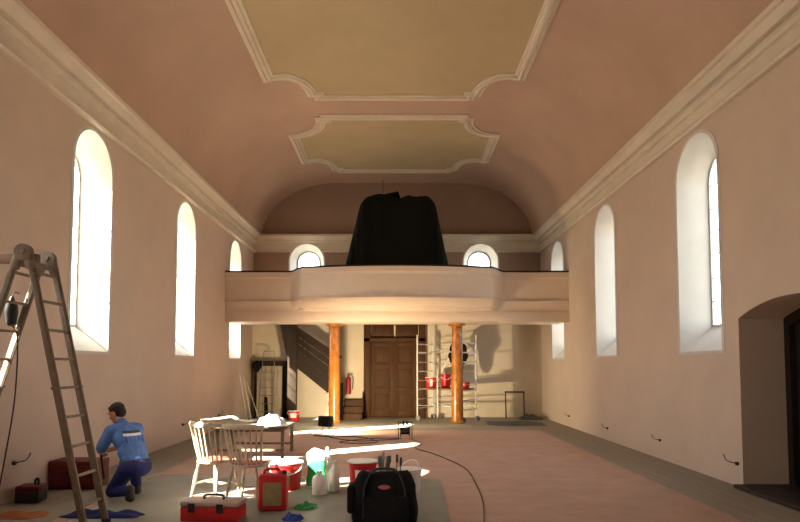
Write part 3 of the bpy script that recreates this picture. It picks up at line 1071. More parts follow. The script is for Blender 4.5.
# ------------------------------------------------------------------ work lamp and cables
wl = thing('work_lamp', 'black floodlight on a low stand pointing at the far wall', 'lamp', (-1.62, 14.0, 0.011), R(-24))
bm = nb(); box(bm, (0, 0, 0.33), (0.36, 0.12, 0.24), bev=0.02)
for k in range(6):
    box(bm, (-0.13 + 0.052 * k, -0.075, 0.33), (0.012, 0.04, 0.20))
obj('housing', bm, M_BLK, wl)
bm = nb(); box(bm, (0, 0.066, 0.33), (0.30, 0.012, 0.19)); obj('reflector', bm, M_ALU, wl)
bm = nb(); tube(bm, [(-0.10, 0.082, 0.33), (0.10, 0.082, 0.33)], 0.010, 8); obj('halogen_tube', bm, M_BULB, wl)
for s in (-1, 1):
    bm = nb(); tube(bm, [(s * 0.09, -0.16, 0.012), (s * 0.09, -0.02, 0.012), (s * 0.09, 0.0, 0.22)], 0.012, 8); tube(bm, [(s * 0.09, -0.02, 0.012), (s * 0.09, 0.18, 0.012)], 0.012, 8); obj('stand', bm, M_GALV, wl)
bm = nb(); box(bm, (0, -0.16, 0.014), (0.44, 0.03, 0.024), bev=0.004); obj('foot_bar', bm, M_IRON, wl)
lamp = bpy.data.lights.new('work_lamp_light', 'AREA')
lamp.shape = 'RECTANGLE'; lamp.size = 0.26; lamp.size_y = 0.16
lamp.energy = 90.0
lamp.spread = R(140)
lamp.color = (1.0, 0.78, 0.47)
lo_ = bpy.data.objects.new('work_lamp_light', lamp)
COL.objects.link(lo_)
lo_.parent = wl
lo_.location = (0, 0.10, 0.33)
lo_.rotation_euler = Vector((0, 1.0, 0.10)).to_track_quat('-Z', 'Z').to_euler()

cr = thing('cable_reel', 'small black cable reel with plugs on the terracotta floor', 'reel', (0.18, 13.55, 0.011))
bm = nb()
for s in (-1, 1):
    tube(bm, [(s * 0.09, 0, 0.16), (s * 0.11, 0, 0.16)], 0.13, 18)
tube(bm, [(-0.10, 0, 0.16), (0.10, 0, 0.16)], 0.08, 14)
obj('drum', bm, M_BLK, cr)
for s in (-1, 1):
    bm = nb(); tube(bm, [(s * 0.15, -0.13, 0.01), (s * 0.15, 0.0, 0.36), (s * 0.15, 0.13, 0.01)], 0.010, 6); obj('stand', bm, M_IRON, cr)
bm = nb(); tube(bm, [(-0.15, 0, 0.35), (0.15, 0, 0.35)], 0.012, 6); obj('handle', bm, M_IRON, cr)
for k in range(2):
    bm = nb(); box(bm, (-0.04 + 0.08 * k, -0.02, 0.33), (0.04, 0.04, 0.12), bev=0.008); obj('plug', bm, M_BLK, cr)

def smooth_path(p, n=8):
    p = [Vector(q) for q in p]
    out = []
    for i in range(len(p) - 1):
        a, b, c, d = p[max(i - 1, 0)], p[i], p[i + 1], p[min(i + 2, len(p) - 1)]
        for k in range(n):
            t = k / n
            out.append(0.5 * ((2 * b) + (c - a) * t + (2 * a - 5 * b + 4 * c - d) * t * t + (3 * b - a - 3 * c + d) * t ** 3))
    out.append(p[-1])
    return out
def cable(name, label, pts, r=0.008, m=None, group=None):
    bm = nb(); tube(bm, smooth_path(pts), r, 6)
    return tag(obj(name, bm, m or M_BLK), label, 'cable', group)
zf = 0.019
cable('power_cable', 'black cable running from the floodlight to the cable reel', [(-1.6, 13.82, zf + 0.02), (-1.35, 13.45, zf), (-0.8, 13.0, zf), (-0.35, 13.15, zf), (0.0, 13.3, zf), (0.1, 13.44, zf + 0.01)])
cable('power_cable', 'long black cable snaking across the terracotta floor from the reel', [(0.27, 13.4, zf), (0.5, 12.6, zf), (0.35, 11.9, zf), (0.7, 11.0, zf), (1.05, 9.6, zf), (1.06, 8.3, zf), (1.0, 7.2, zf), (0.85, 6.0, zf), (0.8, 5.0, zf)])
cable('power_cable', 'tangled black cable on the sunlit floor beside the floodlight', [(-1.5, 13.7, zf), (-0.9, 13.75, zf), (-0.4, 12.9, zf), (-0.75, 12.6, zf), (-1.2, 12.8, zf), (-0.6, 13.4, zf), (0.02, 13.5, zf)])

# wire ends poking out of the walls
def wire_end(x, s, y, z, label, big=1.0):
    bm = nb()
    tube(bm, smooth_path([(x + s * 0.0, y, z), (x - s * 0.05 * big, y + 0.02, z + 0.01), (x - s * 0.07 * big, y + 0.13 * big, z + 0.02), (x - s * 0.06 * big, y + 0.22 * big, z + 0.08 * big)], 5), 0.006 * big, 6)
    t = thing('wire_end', label, 'wire', (0, 0, 0), 0, 'wire ends along the walls')
    obj('wire', bm, M_BLK, t)
    bm = nb(); tube(bm, [(x + s * 0.002, y, z), (x - s * 0.03 * big, y, z)], 0.022 * big, 10); obj('box_cap', bm, M_BLK, t)
wire_end(W, 1, 8.22, 0.30, 'black wire end poking from the wall beside the arched niche', 1.1)
wire_end(W, 1, 10.62, 0.32, 'second black wire end along the wall counted from the arched niche')
wire_end(W, 1, 13.25, 0.26, 'third black wire end along the wall counted from the arched niche')
wire_end(W, 1, 16.2, 0.28, 'fourth black wire end along the wall counted from the arched niche')
wire_end(-W, -1, 13.0, 0.36, 'black wire end on the wall behind the spindle chairs', 1.2)
wire_end(-W, -1, 15.6, 0.35, 'black wire end on the wall nearest the gallery, beyond the chairs')
wire_end(-W, -1, 7.3, 0.45, 'black wire end curling from the wall above the dark case', 1.1)

# ------------------------------------------------------------------ folding ladder
la = thing('folding_ladder', 'tall worn aluminium folding ladder by the first window', 'ladder', (-3.58, 5.8, 0.018))
HZ, AWD = 2.66, 0.40
def rail(name, x1, y, x0=0.0, z0=HZ):
    bm = nb()
    d = Vector((x1 - x0, 0, -z0))
    ln = d.length
    rot = Matrix.Rotation(math.atan2(d.x, -d.z) * -1, 4, 'Y')
    c = Vector((x0, y, z0)) + d / 2
    box(bm, c, (0.068, 0.028, ln), rot, bev=0.005)
    box(bm, c + Vector((0, -0.006, 0)), (0.040, 0.03, ln - 0.01), rot)
    return obj(name, bm, M_ALUD, la)
XR, XL = 0.67, -0.86
for y in (0.0, AWD):
    for x1 in (XR, XL):
        rail('rail', x1, y, x0=0.055 if x1 > 0 else -0.055)
    bm = nb(); tube(bm, [(0, y - 0.03, HZ + 0.01), (0, y + 0.03, HZ + 0.01)], 0.082, 18); tube(bm, [(0, y - 0.045, HZ + 0.02), (0, y + 0.045, HZ + 0.02)], 0.03, 12)
    box(bm, (0.06, y, HZ - 0.07), (0.085, 0.05, 0.16), Matrix.Rotation(R(-14), 4, 'Y'), bev=0.01)
    box(bm, (-0.065, y, HZ - 0.07), (0.085, 0.05, 0.16), Matrix.Rotation(R(18), 4, 'Y'), bev=0.01)
    obj('hinge', bm, M_ALUD, la)
for sx_ in (XR, XL):
    off = 0.055 if sx_ > 0 else -0.055
    for k in range(9):
        z = 0.26 + 0.278 * k
        if z > HZ - 0.1:
            break
        x = off + (sx_ - off) * (1 - z / HZ)
        bm = nb()
        box(bm, (x, AWD / 2, z), (0.034, AWD + (0.05 if k != 4 else 0.14), 0.026), bev=0.006)
        obj('rung', bm, M_ALUD, la)
for x in (XR, XL):
    for y in (0.0, AWD):
        bm = nb(); box(bm, (x, y, 0.03), (0.08, 0.05, 0.06), bev=0.01); obj('foot', bm, M_RUB, la)
bm = nb(); box(bm, (-0.06, AWD / 2, HZ - 0.09), (0.034, AWD, 0.05), bev=0.004); box(bm, (0.06, AWD / 2, HZ - 0.09), (0.034, AWD, 0.05), bev=0.004); obj('top_spreader', bm, M_ALUD, la)
bm = nb(); box(bm, (-4.045, 6.02, 2.665), (0.96, 0.07, 0.09), bev=0.006)
tag(obj('batten', bm, M_PLANK), 'brown timber batten running from the ladder top to the wall', 'batten')
dr = thing('hand_lamp', 'black inspection lamp hooked on the ladder with its cord hanging', 'lamp', (-3.88, 6.12, 2.16))
bm = nb(); lathe(bm, [(0.02, -0.16), (0.045, -0.14), (0.06, -0.02), (0.055, 0.05), (0.03, 0.09), (0.015, 0.14)], 14); obj('body', bm, M_BLK, dr)
bm = nb(); tube(bm, smooth_path([(0, 0, 0.12), (0.02, 0, 0.18), (0.06, 0.02, 0.17)]), 0.006, 6); obj('hook', bm, M_IRON, dr)
bm = nb(); tube(bm, smooth_path([(0.0, 0, -0.14), (0.07, 0.0, -0.30), (0.06, 0, -0.9), (-0.02, 0, -1.5), (-0.10, -0.02, -2.05), (-0.12, -0.1, -2.145), (-0.3, -0.3, -2.145)]), 0.008, 6); obj('cord', bm, M_BLK, dr)

# ------------------------------------------------------------------ the worker
PRZ = R(55)
PRX, PRY, PRH = -3.20, 7.42, 0.018
PR = thing('person', 'kneeling person in blue work shirt and navy trousers, back turned', 'person', (PRX, PRY, PRH), PRZ)
LEAN = Matrix.Rotation(R(-30), 4, 'X')
def P_torso(bm, g=0.0):
    ellipsoid(bm, (0, -0.10, 0.40), (0.165 + g, 0.14 + g, 0.14 + g))
    ellipsoid(bm, (0, -0.03, 0.54), (0.150 + g, 0.120 + g, 0.15 + g))
    ellipsoid(bm, (0, 0.085, 0.70), (0.170 + g, 0.122 + g, 0.18 + g), LEAN)
    capsule(bm, (-0.135, 0.165, 0.815), (0.135, 0.165, 0.815), 0.066 + g, 0.066 + g)
arms = {-1: [(-0.175, 0.165, 0.805), (-0.265, 0.22, 0.575), (-0.12, 0.43, 0.52)], 1: [(0.175, 0.165, 0.805), (0.25, 0.29, 0.60), (0.02, 0.47, 0.54)]}
legs = {-1: [(-0.10, -0.09, 0.37), (-0.13, 0.17, 0.085), (-0.13, -0.20, 0.13), (-0.13, -0.17, 0.045)], 1: [(0.10, -0.09, 0.37), (0.19, 0.30, 0.42), (0.17, 0.14, 0.10), (0.19, 0.32, 0.045)]}
# body: one continuous skin
bm = nb()
P_torso(bm, -0.015)
capsule(bm, (0, 0.17, 0.82), (-0.015, 0.265, 0.935), 0.056, 0.052)
HR = Matrix.Rotation(R(22), 4, 'Z') @ Matrix.Rotation(R(-24), 4, 'X')
HC = Vector((-0.02, 0.305, 1.005))
hp = lambda x, y, z: HC + HR.to_3x3() @ Vector((x, y, z))
ellipsoid(bm, hp(0, -0.005, 0.025), (0.076, 0.096, 0.088), HR)
ellipsoid(bm, hp(0, 0.028, -0.045), (0.058, 0.066, 0.072), HR)
ellipsoid(bm, hp(0, 0.062, -0.095), (0.030, 0.026, 0.024), HR)
capsule(bm, hp(0, 0.094, 0.005), hp(0, 0.112, -0.03), 0.010, 0.015, 8)
for s in (-1, 1):
    ellipsoid(bm, hp(s * 0.078, -0.005, -0.015), (0.012, 0.022, 0.032), HR, 10, 8)
    ellipsoid(bm, hp(s * 0.030, 0.082, 0.020), (0.020, 0.012, 0.010), HR, 8, 6)
ellipsoid(bm, hp(0, 0.090, -0.062), (0.024, 0.010, 0.010), HR, 8, 6)
for s in (-1, 1):
    a = arms[s]
    capsule(bm, a[0], a[1], 0.052, 0.042); capsule(bm, a[1], a[2], 0.043, 0.029)
    l = legs[s]
    capsule(bm, l[0], l[1], 0.085, 0.06); capsule(bm, l[1], l[2], 0.055, 0.04); capsule(bm, l[2], l[3], 0.038, 0.03)
    # hand: palm, four curled fingers, a thumb from the side of the palm
    d = (Vector(a[2]) - Vector(a[1])).normalized()
    side = d.cross(Vector((0, 0, 1))).normalized()
    dn = side.cross(d).normalized()
    if dn.z > 0: dn = -dn
    w = Vector(a[2])
    capsule(bm, w, w + d * 0.06, 0.028, 0.034, 10)
    capsule(bm, w + d * 0.05 + side * 0.025, w + d * 0.07 - side * 0.025, 0.019, 0.019, 8)
    for f, ln in enumerate((0.036, 0.042, 0.039, 0.030)):
        b0 = w + d * 0.085 + side * s * (0.032 - 0.021 * f)
        b1 = b0 + d * ln * 0.75 + dn * ln * 0.45
        b2 = b1 + dn * ln * 0.8 - d * ln * 0.1
        capsule(bm, b0 - d * 0.02, b1, 0.0095, 0.0088, 8); capsule(bm, b1, b2, 0.0088, 0.0075, 8)
    t0 = w + d * 0.03 - side * s * 0.03
    t1 = t0 + d * 0.03 - side * s * 0.022 + dn * 0.02
    capsule(bm, t0, t1, 0.013, 0.010, 8); capsule(bm, t1, t1 + d * 0.028 + side * s * 0.006 + dn * 0.012, 0.010, 0.008, 8)
obj('body', remeshed(bm, 0.0075, 3), M_SKIN, PR, smooth=80)
for s in (-1, 1):
    bm = nb(); ellipsoid(bm, hp(s * 0.030, 0.092, 0.020), (0.011, 0.007, 0.007), HR, 8, 6); obj('eye', bm, M_HAIR, PR, smooth=80)
# hair
bm = nb()
ellipsoid(bm, hp(0, -0.022, 0.045), (0.086, 0.098, 0.084), HR)
ellipsoid(bm, hp(0, -0.050, -0.005), (0.076, 0.068, 0.080), HR)
ellipsoid(bm, hp(0, 0.030, 0.082), (0.062, 0.052, 0.028), HR)
obj('hair', remeshed(bm, 0.010, 2), M_HAIR, PR, smooth=80)
# shirt
M_SHIRT = mat('blue_shirt', (0.09, 0.20, 0.50), 0.85, var=0.12, scale=9, bump=0.7, bscale=9, stretch=(2.2, 1, 0.7))
_nt = M_SHIRT.node_tree
_b = _nt.nodes['Principled BSDF']
_src = _b.inputs['Base Color'].links[0].from_socket
_tc = [n for n in _nt.nodes if n.type == 'TEX_COORD'][0]
_sp = _nt.nodes.new('ShaderNodeSeparateXYZ'); _nt.links.new(_tc.outputs['Object'], _sp.inputs[0])
def _m(op, a, b=None):
    n = _nt.nodes.new('ShaderNodeMath'); n.operation = op
    for i, v in enumerate((a, b)):
        if v is None: continue
        if isinstance(v, (int, float)): n.inputs[i].default_value = v
        else: _nt.links.new(v, n.inputs[i])
    return n.outputs[0]
def _band(z0, z1, hw):
    q = _m('MULTIPLY', _m('GREATER_THAN', _sp.outputs[2], z0), _m('LESS_THAN', _sp.outputs[2], z1))
    q = _m('MULTIPLY', q, _m('LESS_THAN', _m('ABSOLUTE', _sp.outputs[0]), hw))
    return _m('MULTIPLY', q, _m('LESS_THAN', _sp.outputs[1], 0.10))
def _over(sock, mask, col):
    n = _nt.nodes.new('ShaderNodeMix'); n.data_type = 'RGBA'
    _nt.links.new(mask, n.inputs[0]); _nt.links.new(sock, n.inputs[6]); n.inputs[7].default_value = (*col, 1)
    return n.outputs[2]
c_ = _over(_src, _band(0.775, 0.805, 0.115), (0.05, 0.055, 0.07))
c_ = _over(c_, _band(0.745, 0.775, 0.115), (0.72, 0.74, 0.78))
_nt.links.new(c_, _b.inputs['Base Color'])
bm = nb()
ellipsoid(bm, (0, -0.065, 0.475), (0.172, 0.150, 0.085))
ellipsoid(bm, (0, -0.02, 0.56), (0.176, 0.142, 0.14))
ellipsoid(bm, (0, 0.085, 0.70), (0.190, 0.140, 0.185), LEAN)
capsule(bm, (-0.14, 0.16, 0.812), (0.14, 0.16, 0.812), 0.076, 0.076)
capsule(bm, (0, 0.15, 0.84), (-0.01, 0.215, 0.895), 0.066, 0.060)
for s in (-1, 1):
    a = arms[s]
    e = Vector(a[0]).lerp(Vector(a[1]), 0.84)
    capsule(bm, a[0], e, 0.074, 0.070)
for k in range(6):      # soft folds of cloth down the back
    x = -0.12 + 0.048 * k
    capsule(bm, (x, -0.145 + 0.9 * x * x, 0.50), (x * 1.1 - 0.01, -0.045 + 1.0 * x * x, 0.74), 0.017, 0.011, 8)
shirt = obj('shirt', remeshed(bm, 0.010, 3), M_SHIRT, PR, smooth=80)
# trousers and boots
bm = nb()
ellipsoid(bm, (0, -0.105, 0.385), (0.195, 0.158, 0.135))
for s in (-1, 1):
    l = legs[s]
    capsule(bm, l[0], l[1], 0.108, 0.080)
    e = Vector(l[1]).lerp(Vector(l[2]), 0.95)
    capsule(bm, l[1], e, 0.078, 0.062)
obj('trousers', remeshed(bm, 0.012, 3), M_NAVY, PR, smooth=80)
bm = nb(); lathe(bm, [(0.178, -0.022), (0.183, -0.016), (0.183, 0.014), (0.178, 0.018)], 28, (0, -0.088, 0.435), sy=0.86, cap=False)
obj('belt', bm, M_BOOT, PR, smooth=60)
for s in (-1, 1):
    l = legs[s]
    bm = nb()
    capsule(bm, Vector(l[2]) + Vector((0, 0, 0.02)), Vector((l[2][0], l[2][1], 0.055)), 0.052, 0.052)
    capsule(bm, (l[2][0], l[2][1] - 0.02, 0.046), (l[3][0], l[3][1], 0.042), 0.046, 0.040)
    obj('boot', remeshed(bm, 0.01, 2), M_BOOT, PR, smooth=80)
c42, s42 = math.cos(PRZ), math.sin(PRZ)
pw = lambda x, y, z: (PRX + x * c42 - y * s42, PRY + x * s42 + y * c42, z + PRH)
hd = thing('paint_scraper', 'dark long-handled scraper held in the kneeling person\'s hands', 'scraper', (0, 0, 0))
bm = nb(); tube(bm, [pw(-0.10, 0.50, 0.50), pw(-0.04, 0.52, 0.18)], 0.014, 8); obj('handle', bm, M_BLK, hd)
bm = nb(); box(bm, pw(-0.03, 0.525, 0.14), (0.10, 0.012, 0.09), PRZ, bev=0.003); obj('blade', bm, M_ALUD, hd)

# ------------------------------------------------------------------ spindle chairs
def spindle_chair(label, loc, rotz):
    t = thing('spindle_chair', label, 'chair', loc, rotz, 'spindle chairs')
    bm = nb()
    # chair faces +y; saddle seat
    out = []
    for k in range(28):
        a = 2 * math.pi * k / 28
        c, s = math.cos(a), math.sin(a)
        out.append((0.215 * math.copysign(abs(c) ** 0.75, c) * (1.0 + 0.06 * s), 0.205 * math.copysign(abs(s) ** 0.75, s)))
    prism(bm, out, lambda u, v, d: (u, v, d), 0.425, 0.452)
    obj('seat', bm, M_CHAIR, t, smooth=30)
    bm = nb()
    prism(bm, [(u * 0.90, v * 0.90) for u, v in out], lambda u, v, d: (u, v, d), 0.450, 0.458)
    obj('seat_pad', bm, M_SEAT, t, smooth=30)
    for sx_ in (-1, 1):
        for sy_ in (-1, 1):
            p0 = Vector((sx_ * 0.145, sy_ * 0.135, 0.43)); p1 = Vector((sx_ * 0.205, sy_ * 0.20, 0.0))
            pts = [p0.lerp(p1, k) for k in (0, 0.12, 0.2, 0.26, 0.45, 0.65, 0.8, 1)]
            bm = nb(); tube(bm, pts, [0.014, 0.018, 0.014, 0.020, 0.022, 0.018, 0.015, 0.012], 10); obj('leg', bm, M_CHAIR, t, smooth=60)
    for sx_ in (-1, 1):
        bm = nb(); tube(bm, [(sx_ * 0.18, -0.17, 0.17), (sx_ * 0.18, 0, 0.17), (sx_ * 0.18, 0.17, 0.17)], [0.009, 0.013, 0.009], 8); obj('stretcher', bm, M_CHAIR, t, smooth=60)
    bm = nb(); tube(bm, [(-0.18, 0, 0.17), (0, 0, 0.17), (0.18, 0, 0.17)], [0.009, 0.013, 0.009], 8); obj('stretcher', bm, M_CHAIR, t, smooth=60)
    # back
    def rail_pt(k):
        a = k * 0.98
        return Vector((0.255 * math.sin(a) / math.sin(0.98), -0.305 + 0.13 * (1 - math.cos(a)) / (1 - math.cos(0.98)), 0.895 - 0.012 * k * k))
    for i in range(9):
        k = -0.92 + 1.84 * i / 8
        top = rail_pt(k)
        bot = Vector((0.195 * math.sin(k * 1.15) / math.sin(1.15), -0.185 + 0.10 * k * k, 0.44))
        bm = nb(); tube(bm, [bot, bot.lerp(top, 0.35), bot.lerp(top, 0.6), top], [0.008, 0.0115, 0.011, 0.0075] if abs(k) < 0.9 else [0.012, 0.016, 0.015, 0.011], 8); obj('spindle', bm, M_CHAIR, t, smooth=60)
    bm = nb()
    rings = []
    for j in range(25):
        k = -1.0 + 2.0 * j / 24
        c = rail_pt(k); tdir = (rail_pt(k + 0.02) - rail_pt(k - 0.02)).normalized()
        nrm = Vector((tdir.y, -tdir.x, 0)).normalized()
        hh = 0.034 - 0.010 * k * k; th = 0.013
        rings.append([bm.verts.new(c + nrm * th * a + Vector((0, 0, hh * b))) for a, b in ((-1, -0.8), (-0.6, -1), (0.6, -1), (1, -0.8), (1, 0.8), (0.6, 1), (-0.6, 1), (-1, 0.8))])
    for A, B in zip(rings[:-1], rings[1:]):
        for q in range(8):
            bm.faces.new((A[q], A[(q + 1) % 8], B[(q + 1) % 8], B[q]))
    bm.faces.new(rings[0][::-1]); bm.faces.new(rings[-1])
    obj('crest_rail', bm, M_CHAIR, t, smooth=40)
    return t
spindle_chair('worn cream spindle-back chair nearer the kneeling person', (-2.20, 7.50, 0.018), R(-28))
spindle_chair('worn cream spindle-back chair nearer the red canister', (-1.72, 7.22, 0.018), R(-14))
bm = nb(); tube(bm, smooth_path([(-2.33, 7.30, 0.955), (-2.15, 7.40, 0.965), (-2.0, 7.43, 0.985), (-1.9, 7.38, 0.955), (-1.78, 7.3, 0.945), (-1.66, 7.24, 0.965)], 5), 0.026, 10, flat=(1.0, 0.5))
tag(obj('plastic_strip', bm, M_WPL), 'bent white plastic strip lying across the chair backs', 'strip')

# low table with plastic bag
lt = thing('low_table', 'low weathered wooden table behind the spindle chairs', 'table', (-2.52, 11.0, 0.012))
bm = nb(); box(bm, (0, 0, 0.545), (1.28, 1.10, 0.035), bev=0.006); obj('tabletop', bm, M_TABTOP, lt)
bm = nb()
for y in (-0.46, 0.46): box(bm, (0, y, 0.495), (1.10, 0.025, 0.065))
for x in (-0.55, 0.55): box(bm, (x, 0, 0.495), (0.025, 0.92, 0.065))
obj('apron', bm, M_OLDWOOD, lt)
for x in (-0.56, 0.56):
    for y in (-0.47, 0.47):
        bm = nb(); box(bm, (x, y, 0.265), (0.055, 0.055, 0.53), bev=0.005); obj('leg', bm, M_OLDWOOD, lt)
for y in (-0.47, 0.47):
    bm = nb(); box(bm, (0, y, 0.15), (1.08, 0.03, 0.04), bev=0.004); obj('stretcher', bm, M_OLDWOOD, lt)
heap('plastic_bag', 'crumpled translucent white plastic bag on the low table', 'bag', (-2.2, 10.78, 0.576), 0.50, 0.42, 0.26, M_BAG, 21, pw=1.3, rough=0.22)

# ------------------------------------------------------------------ protective sheet and clutter
def flat_sheet(name, label, cat, pts, z, m, seed, amp=0.008, n=36):
    rnd = random.Random(seed)
    ph = [rnd.uniform(0, 6.28) for _ in range(6)]
    a, b, c, d = [Vector((*p, 0)) for p in pts]
    bm = nb(); g = []
    for j in range(n + 1):
        row = []
        for i in range(n + 1):
            u, v = i / n, j / n
            p = (a * (1 - u) + b * u) * (1 - v) + (d * (1 - u) + c * u) * v
            edge = 0.05 * (math.sin(u * 17 + ph[0]) * (1 if j in (0, n) else 0))
            zz = z + amp * (0.5 + 0.25 * math.sin(p.x * 6 + p.y * 3 + ph[1]) + 0.25 * math.sin(p.x * -4 + p.y * 8 + ph[2]))
            row.append(bm.verts.new((p.x, p.y + edge, zz)))
        g.append(row)
    for j in range(n):
        for i in range(n):
            bm.faces.new((g[j][i], g[j][i + 1], g[j + 1][i + 1], g[j + 1][i]))
    bmesh.ops.solidify(bm, geom=bm.faces, thickness=0.002)
    return tag(obj(name, bm, m, smooth=60), label, cat)
flat_sheet('protective_sheet', 'grey protective sheet on the floor under the chairs and buckets', 'sheet', [(-3.3, 5.0), (0.5, 5.0), (0.62, 8.75), (-3.5, 9.0)], 0.0115, M_SHEET, 31, 0.004)

bucket('paint_bucket', 'red tub with white lid and pale label behind the red canister', (-1.43, 8.0, 0.017), 0.205, 0.35, label_size=(0.75, 0.07, 0.25), label_mat=M_OLIVE)
b2 = bucket('paint_bucket', 'red and white paint bucket with printed label behind the black tool bag', (-0.44, 7.95, 0.017), 0.19, 0.37, label_size=(1.0, 0.06, 0.27), label_mat=M_WPL, handle=False)
bm = nb()
for k, (a0, a1, z0, z1) in enumerate(((-0.16, 0.02, 0.11, 0.22), (-0.02, 0.24, 0.09, 0.17), (0.10, 0.26, 0.17, 0.24))):
    A, B = [], []
    for q in range(6):
        a = -math.pi / 2 + a0 + (a1 - a0) * q / 5
        A.append(bm.verts.new((0.186 * math.cos(a), 0.186 * math.sin(a), z0))); B.append(bm.verts.new((0.191 * math.cos(a), 0.191 * math.sin(a), z1)))
    for q in range(5):
        bm.faces.new((A[q], A[q + 1], B[q + 1], B[q]))
obj('printed_emblem', bm, mat('emblem_ink', (0.12, 0.05, 0.10), 0.6), b2, smooth=60)

ca = thing('red_canister', 'red rectangular canister with olive label in front of the chairs', 'canister', (-1.37, 6.85, 0.017), R(4))
bm = nb(); box(bm, (0, 0, 0.195), (0.31, 0.21, 0.39), bev=0.028); obj('body', bm, M_RED, ca)
bm = nb(); box(bm, (0.0, -0.106, 0.185), (0.20, 0.004, 0.25), bev=0.0015); obj('paper_label', bm, M_OLIVE, ca)
bm = nb(); tube(bm, smooth_path([(-0.10, 0, 0.385), (-0.09, 0, 0.43), (0.0, 0, 0.44), (0.06, 0, 0.43), (0.07, 0, 0.385)], 4), 0.016, 8); obj('handle', bm, M_RED, ca)
bm = nb(); lathe(bm, [(0.026, 0.385), (0.03, 0.39), (0.03, 0.42), (0.026, 0.425)], 16, (0.115, 0, 0)); obj('cap', bm, M_BLK, ca)

def sack(name, label, loc, w, d, h, rotz=0, seed=1):
    t = thing(name, label, 'sack', loc, rotz)
    def shell(x0, x1, off, z0=0.0, z1=1.0, front=False):
        bm = nb(); rings = []
        NR, NA = 14, 40
        for j in range(NR + 1):
            v = z0 + (z1 - z0) * j / NR
            ring = []
            for i in range(NA):
                a = 2 * math.pi * i / NA
                if front:
                    a = math.pi * (1 + x0 + (x1 - x0) * i / (NA - 1))
                c, s = math.cos(a), math.sin(a)
                k = 1 + 0.05 * math.sin(v * 9 + 3 * c + seed) + 0.04 * math.sin(v * 17 + 5 * s)
                th = d / 2 * (1 - 0.85 * max(0, (v - 0.55) / 0.45) ** 1.5)
                wd = w / 2 * (1 - 0.10 * v)
                ring.append(bm.verts.new(((wd + off) * math.copysign(abs(c) ** 0.6, c) * k, (th + off) * math.copysign(abs(s) ** 0.6, s) * k, h * v + (0.03 * math.sin(4 * c + seed) if v > 0.9 else 0))))
            rings.append(ring)
        for A, B in zip(rings[:-1], rings[1:]):
            for i in range(NA - (1 if front else 0)):
                bm.faces.new((A[i], A[(i + 1) % NA], B[(i + 1) % NA], B[i]))
        if not front:
            bm.faces.new(rings[0][::-1]); bm.faces.new(rings[-1])
        return bm
    obj('bag_body', shell(0, 1, 0.0), M_WPL, t, smooth=60)
    obj('green_print', shell(0.22, 0.80, 0.004, 0.05, 0.74, True), M_GREEN, t, smooth=60)
    return t
sack('plaster_sack', 'white sack with green print standing among the buckets', (-1.06, 8.12, 0.017), 0.27, 0.15, 0.47, R(5), 2)

def bottle(name, label, loc, prof, m, cap_prof, spray=False, rotz=0, group=None):
    t = thing(name, label, 'bottle', loc, rotz, group)
    bm = nb(); lathe(bm, prof, 20); obj('body', bm, m, t)
    bm = nb(); lathe(bm, cap_prof, 16); obj('cap', bm, M_WPL, t)
    if spray:
        z = cap_prof[-1][1]
        bm = nb(); box(bm, (-0.03, 0, z + 0.022), (0.12, 0.035, 0.045), bev=0.008); obj('spray_head', bm, M_WPL, t)
        bm = nb(); tube(bm, [(-0.055, 0, z), (-0.07, 0, z - 0.05), (-0.06, 0, z - 0.075)], 0.008, 6); obj('trigger', bm, M_WPL, t)
    return t
bp_ = [(0.06, 0), (0.065, 0.01), (0.065, 0.20), (0.055, 0.25), (0.025, 0.29), (0.022, 0.30)]
bottle('spray_bottle', 'white spray bottle with trigger head beside the green-printed sack', (-0.80, 7.85, 0.017), [(r_ * 1.1, z * 1.0) for r_, z in bp_], M_WPL, [(0.026, 0.295), (0.028, 0.30), (0.028, 0.33), (0.02, 0.335)], True, R(25))
bottle('plastic_bottle', 'tall slim white bottle directly behind the green-printed sack', (-0.93, 8.25, 0.017), [(r_ * 0.9, z * 1.45) for r_, z in bp_], M_WPL, [(0.024, 0.43), (0.026, 0.44), (0.026, 0.48), (0.01, 0.50)])
bottle('plastic_bottle', 'stout white bottle in front of the green-printed sack', (-0.96, 7.65, 0.017), [(r_ * 1.45, z * 0.85) for r_, z in bp_], M_WPL, [(0.034, 0.25), (0.036, 0.255), (0.036, 0.28), (0.03, 0.285)])

# tin with brushes
tin = thing('brush_tin', 'tin of brushes standing behind the black tool bag', 'tin', (-0.155, 7.55, 0.017))
bm = nb(); lathe(bm, [(0.075, 0), (0.08, 0.005), (0.08, 0.215), (0.082, 0.22), (0.074, 0.22), (0.074, 0.02)], 20); obj('can', bm, M_GALV, tin)
for k in range(4):
    a = k * 1.6 + 0.4
    bm = nb(); tube(bm, [(0.03 * math.cos(a), 0.03 * math.sin(a), 0.03), (0.05 * math.cos(a), 0.05 * math.sin(a), 0.28), (0.06 * math.cos(a), 0.06 * math.sin(a), 0.40)], [0.012, 0.012, 0.018], 8); br = obj('brush', bm, M_GREY if k % 2 else M_OLDWOOD, tin)
    bm = nb(); box(bm, (0.064 * math.cos(a), 0.064 * math.sin(a), 0.44), (0.05, 0.018, 0.09), a, bev=0.005); obj('bristles', bm, M_GREY, br)
# white pail with strap handle
wp = bucket('white_pail', 'white pail with raised strap handle behind the black tool bag', (0.15, 7.7, 0.017), 0.155, 0.31, lid=True, mbody=M_WPL, handle=False)
bm = nb(); tube(bm, smooth_path([(-0.12, 0, 0.29), (-0.08, 0, 0.36), (0.02, 0, 0.41), (0.10, 0, 0.39), (0.13, 0, 0.29)], 5), 0.014, 8, flat=(1.4, 0.6)); obj('handle', bm, M_WPL, wp, smooth=60)

